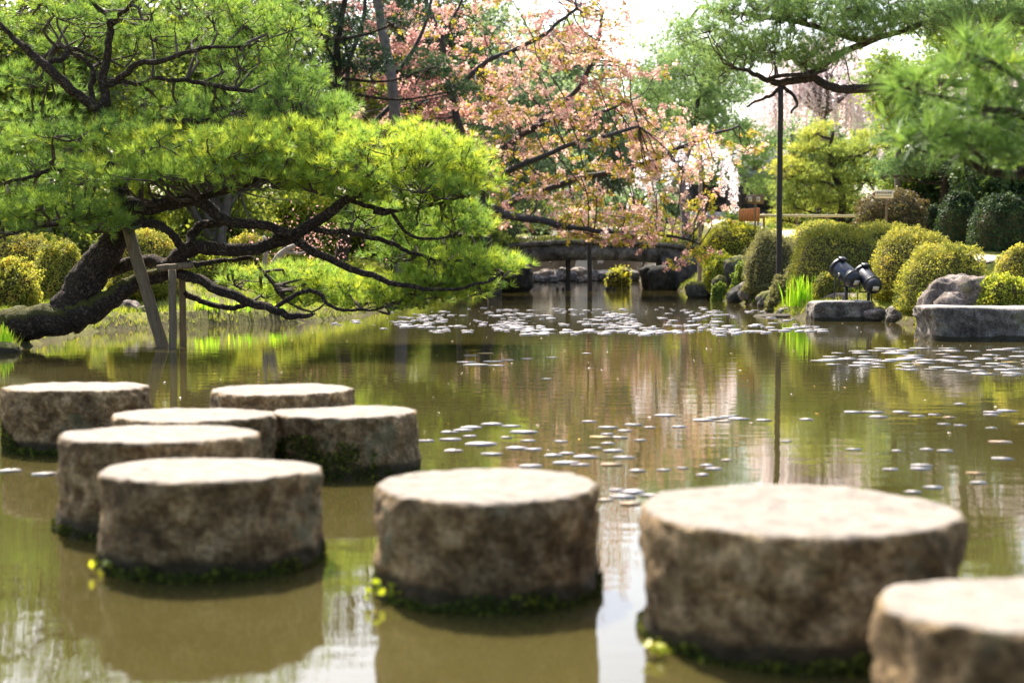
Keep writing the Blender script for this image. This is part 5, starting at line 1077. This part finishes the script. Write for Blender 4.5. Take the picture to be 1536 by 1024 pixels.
# leafy understorey that closes the left bank and the far side of the stream
for i, (x0, x1, yt, yb, Y, m, tn, lab) in enumerate([
    (-80, 120, 262, 400, 34, 'broad', .6, "tall leafy shrub at the left edge above the golden azaleas"), (90, 250, 285, 400, 37, 'azalea_green', .45, "tall leafy shrub behind the leaning trunk and slanted prop"),
    (215, 400, 270, 395, 40, 'broad', .7, "tall leafy shrub behind the upper pine limbs"), (360, 520, 300, 400, 43, 'azalea_green', .4, "light green tall shrub behind the smooth pale trunk"),
    (490, 640, 285, 410, 50, 'broad', .6, "tall shrub on the far left bank behind the lower pine limbs"), (610, 760, 300, 410, 58, 'broad', .4, "tall shaded shrub behind the pine tip"),
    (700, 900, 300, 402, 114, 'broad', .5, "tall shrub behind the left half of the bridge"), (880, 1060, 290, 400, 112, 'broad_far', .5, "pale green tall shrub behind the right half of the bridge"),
    (1160, 1320, 296, 372, 56, 'broad', .5, "green tall shrub behind the bamboo rail"), (1300, 1460, 270, 372, 50, 'broad', .45, "tall green shrub behind the brown shrub and arrow signboard"), (1430, 1600, 262, 372, 52, 'broad', .45, "tall green shrub behind the path at the right edge")]):
    shrub(x0, x1, yt, yb, Y, m, lab, 7000, 0.003 * Y, 0.28, .8, 2.2, tn, "tall_shrub", tilt=1.1)

# ------------------------------------------------------------------ broad trees
def broad_tree(x, Y, ytop, ycb, wpx, mat, label, n, leaf, seed, trunk_r=0.2, tint=.5, bark='greybark', blobs=12, name="leafy_tree", gap=0.5, yb=None, cat="tree"):
    b = np.array([(x - 768) / FPX * Y, Y, 0.0]); b[2] = gz(b[0], Y); top = W(x, ytop, Y)[2]; bot = W(x, ycb, Y)[2]; rx = px(wpx, Y) / 2
    t = thing(name, b, label, cat); cz = (top + bot) / 2; rz = (top - bot) / 2
    fork = np.array([b[0], Y, max(b[2] + 0.6, bot + rz * 0.1)]); tip = np.array([b[0] + RS.normal() * .3, Y, top - rz * 0.35])
    tr = catmull([b - [0, 0, .3], (b + fork) / 2 + RS.normal(size=3) * [.1, .1, 0], fork, (fork + tip) / 2 + RS.normal(size=3) * .2, tip], 22)
    mb = MB(); tube(mb, tr, np.linspace(trunk_r, trunk_r * .25, 22), 10, .12); V, F = mb.out(); put("trunk", V, F, bark, parent=t, smooth=True)
    q = ball(blobs); q = unit(q) * (0.35 + 0.45 * RS.random((blobs, 1))); C = np.array([b[0], Y, cz]) + q * np.array([rx, rx * .8, rz])
    lm = MB(); tw = MB(); PP = []; NN = []; TT = []
    for c in C:
        s = tr[RS.integers(8, 20)]; tube(lm, catmull([s, (s + c) / 2 + RS.normal(size=3) * .15 * rx * .3, c], 8), np.linspace(trunk_r * .4, trunk_r * .12, 8), 6, .1)
        br = np.array([rx, rx * .8, rz]) * RS.uniform(0.34, 0.55); m = n // blobs; nc = max(6, int(m / 26))
        e = c + (ball(nc) * .4 + unit(ball(nc)) * .6) * br
        for ee in e[::2]: tube(tw, catmull([c, (c + ee) / 2 + RS.normal(size=3) * .05, ee], 4), np.linspace(trunk_r * .1, trunk_r * .04, 4), 4, caps=False)
        g = e[RS.integers(0, nc, m)]; sp = leaf * 2.4; o = RS.normal(size=(m, 3)) * sp * np.array([1, 1, .55]); PP.append(g + o); NN.append(unit(g - c) * .5 + [0, 0, .6]); TT.append(np.clip(tint + .1 * RS.normal() + .2 * RS.normal(size=m), 0, 1))
    V, F, tt = leaves(np.concatenate(PP), np.concatenate(NN), leaf * 1.4, np.concatenate(TT), .62, .7); put("crown", V, F, mat, parent=t, tint=tt)
    V, F = lm.out(); put("limbs", V, F, bark, parent=t, smooth=True); V, F = tw.out(); put("twigs", V, F, bark, parent=t)
broad_tree(1345, 43, 70, 210, 120, 'maple', "fresh green maple behind the long pine limb", 7000, 0.10, 1, .12, .5)
broad_tree(1450, 46, -40, 150, 220, 'maple', "yellow green leafy tree in the upper right corner", 11000, 0.10, 2, .2, .45)
broad_tree(1345, 44, 225, 300, 60, 'maple', "small bright green bush tree just above the arrow signboard", 1600, 0.09, 3, .05, .4)
broad_tree(1500, 40, 150, 330, 200, 'shrub_dark', "dark evergreen tree at the right edge behind the path", 9000, 0.11, 4, .2, .5)
broad_tree(1400, 44, 230, 350, 130, 'shrub_dark', "shaded evergreen behind the brown shrub and arrow signboard", 6000, 0.10, 5, .14, .5)
broad_tree(60, 33, -120, 385, 420, 'broad', "dense green tree behind the leaning pine at the left edge", 26000, 0.10, 6, .3, .45, blobs=26)
broad_tree(330, 38, -140, 385, 400, 'broad', "tall green tree behind the middle of the leaning pine", 26000, 0.11, 7, .3, .42, blobs=26)
broad_tree(480, 48, -60, 385, 300, 'broad', "shaded green tree between the leaning pine and the grey trunk", 15000, 0.13, 8, .25, .35, blobs=18)
broad_tree(590, 68, -120, 385, 320, 'shrub_dark', "dark evergreen behind the purple shaded blossom", 18000, 0.16, 9, .3, .6, blobs=20)
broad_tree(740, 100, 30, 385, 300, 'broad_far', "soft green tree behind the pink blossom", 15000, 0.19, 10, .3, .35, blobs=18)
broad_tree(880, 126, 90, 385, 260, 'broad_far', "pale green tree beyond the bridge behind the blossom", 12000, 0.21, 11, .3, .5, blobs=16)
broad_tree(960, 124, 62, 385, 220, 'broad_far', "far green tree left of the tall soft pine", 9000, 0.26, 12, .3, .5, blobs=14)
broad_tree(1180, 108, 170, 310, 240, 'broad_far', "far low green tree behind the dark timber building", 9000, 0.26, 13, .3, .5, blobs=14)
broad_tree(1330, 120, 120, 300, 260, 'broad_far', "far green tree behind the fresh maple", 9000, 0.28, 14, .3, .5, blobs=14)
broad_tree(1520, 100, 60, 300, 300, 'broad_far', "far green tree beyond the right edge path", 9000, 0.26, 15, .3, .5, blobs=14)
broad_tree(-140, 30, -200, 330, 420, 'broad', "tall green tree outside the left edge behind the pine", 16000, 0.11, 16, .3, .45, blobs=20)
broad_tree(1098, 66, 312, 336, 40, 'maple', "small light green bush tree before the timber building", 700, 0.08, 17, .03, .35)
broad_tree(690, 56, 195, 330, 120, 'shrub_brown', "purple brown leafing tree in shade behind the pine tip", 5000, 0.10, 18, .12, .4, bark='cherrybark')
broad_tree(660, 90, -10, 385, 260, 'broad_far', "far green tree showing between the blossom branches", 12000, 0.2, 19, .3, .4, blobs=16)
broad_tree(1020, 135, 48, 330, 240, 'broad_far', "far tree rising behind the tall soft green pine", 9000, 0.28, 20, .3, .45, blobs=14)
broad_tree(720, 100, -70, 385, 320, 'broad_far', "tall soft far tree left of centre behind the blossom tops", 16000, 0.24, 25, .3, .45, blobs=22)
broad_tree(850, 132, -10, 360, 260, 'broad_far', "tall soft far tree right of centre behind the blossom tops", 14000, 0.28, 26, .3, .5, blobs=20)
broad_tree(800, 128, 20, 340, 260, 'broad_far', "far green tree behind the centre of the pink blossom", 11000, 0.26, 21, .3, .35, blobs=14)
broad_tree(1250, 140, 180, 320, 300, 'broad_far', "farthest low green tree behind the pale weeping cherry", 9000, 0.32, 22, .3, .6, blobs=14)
broad_tree(200, 50, -160, 380, 380, 'broad', "tall green tree far behind the trunk of the leaning pine", 16000, 0.14, 23, .3, .35, blobs=20)
broad_tree(430, 70, -130, 380, 300, 'shrub_dark', "tall dark evergreen far behind the upper right of the leaning pine", 14000, 0.18, 24, .3, .6, blobs=18)
def grey_trunk():
    b = W(600, 425, 44); b[2] = gz(b[0], 44); t = thing("grey_trunk_tree", b, "bare grey leaning trunk rising behind the pink blossom", "tree")
    P = limb_path([(602, 430, 44), (596, 250, 44), (588, 130, 44), (576, 60, 44), (566, 0, 44), (560, -60, 44)], n=30, jit=.02); mb = MB(); tube(mb, P, np.linspace(.2, .12, 30), 12, .1); V, F = mb.out(); put("trunk", V, F, 'greybark', parent=t, smooth=True)
    P2 = limb_path([(600, 200, 44), (575, 140, 44), (545, 150, 44)], n=8); mb = MB(); tube(mb, limb_path([(594, 110, 44), (620, 75, 44), (640, 30, 44), (650, -20, 44)], n=14), np.linspace(.07, .04, 14), 8); tube(mb, limb_path([(596, 150, 44), (560, 185, 44), (540, 210, 44)], n=10), np.linspace(.08, .05, 10), 8); tube(mb, limb_path([(518, 140, 44), (525, 90, 44), (545, 30, 44), (548, -30, 44)], n=10), np.linspace(.08, .05, 10), 8); V, F = mb.out(); put("limb", V, F, 'cherrybark', parent=t, smooth=True)
grey_trunk()
def pale_trunks():
    b = W(410, 425, 26); b[2] = gz(b[0], 26); t = thing("smooth_trunk_tree", b, "small pale smooth trunked tree half hidden behind the pine limbs", "tree")
    for pts, r in (([(405, 432), (410, 400), (425, 378), (445, 368)], [7, 6, 5, 3]), ([(398, 430), (396, 400), (400, 375), (395, 355)], [5, 4, 3, 2]), ([(425, 378), (450, 380), (475, 372)], [3, 2, 1.5])):
        P = limb_path([(x, y, 26) for x, y in pts], n=14, jit=.01); mb = MB(); tube(mb, P, radii(r, 14) * 26 / FPX, 9, .12); V, F = mb.out(); put("trunk", V, F, 'palebark', parent=t, smooth=True)
    c = W(455, 360, 26.5); P = c + RS.normal(size=(500, 3)) * [.55, .4, .25]; V, F, tt = leaves(P, np.tile([0, 0, .5], (500, 1)), .05, np.clip(.25 + .15 * RS.normal(size=500), 0, .6), .6, 1.); put("blossom", V, F, 'blossom', parent=t, tint=tt)
pale_trunks()
# slim far trunks by the building
for x, yt, Y in ((1092, 250, 80), (1103.5, 240, 82), (1110, 262, 84)):
    q = W(x, yt, Y); o = post("slim_pole", (q[0], Y, gz(q[0], Y) - .2), q, px(1.8, Y), 'wood_dark', None, "slim dark pole standing before the far timber building", "pole"); o["group"] = "slim poles before the timber building"
print("objects", len(bpy.data.objects), "polys", sum(len(m.polygons) for m in bpy.data.meshes))
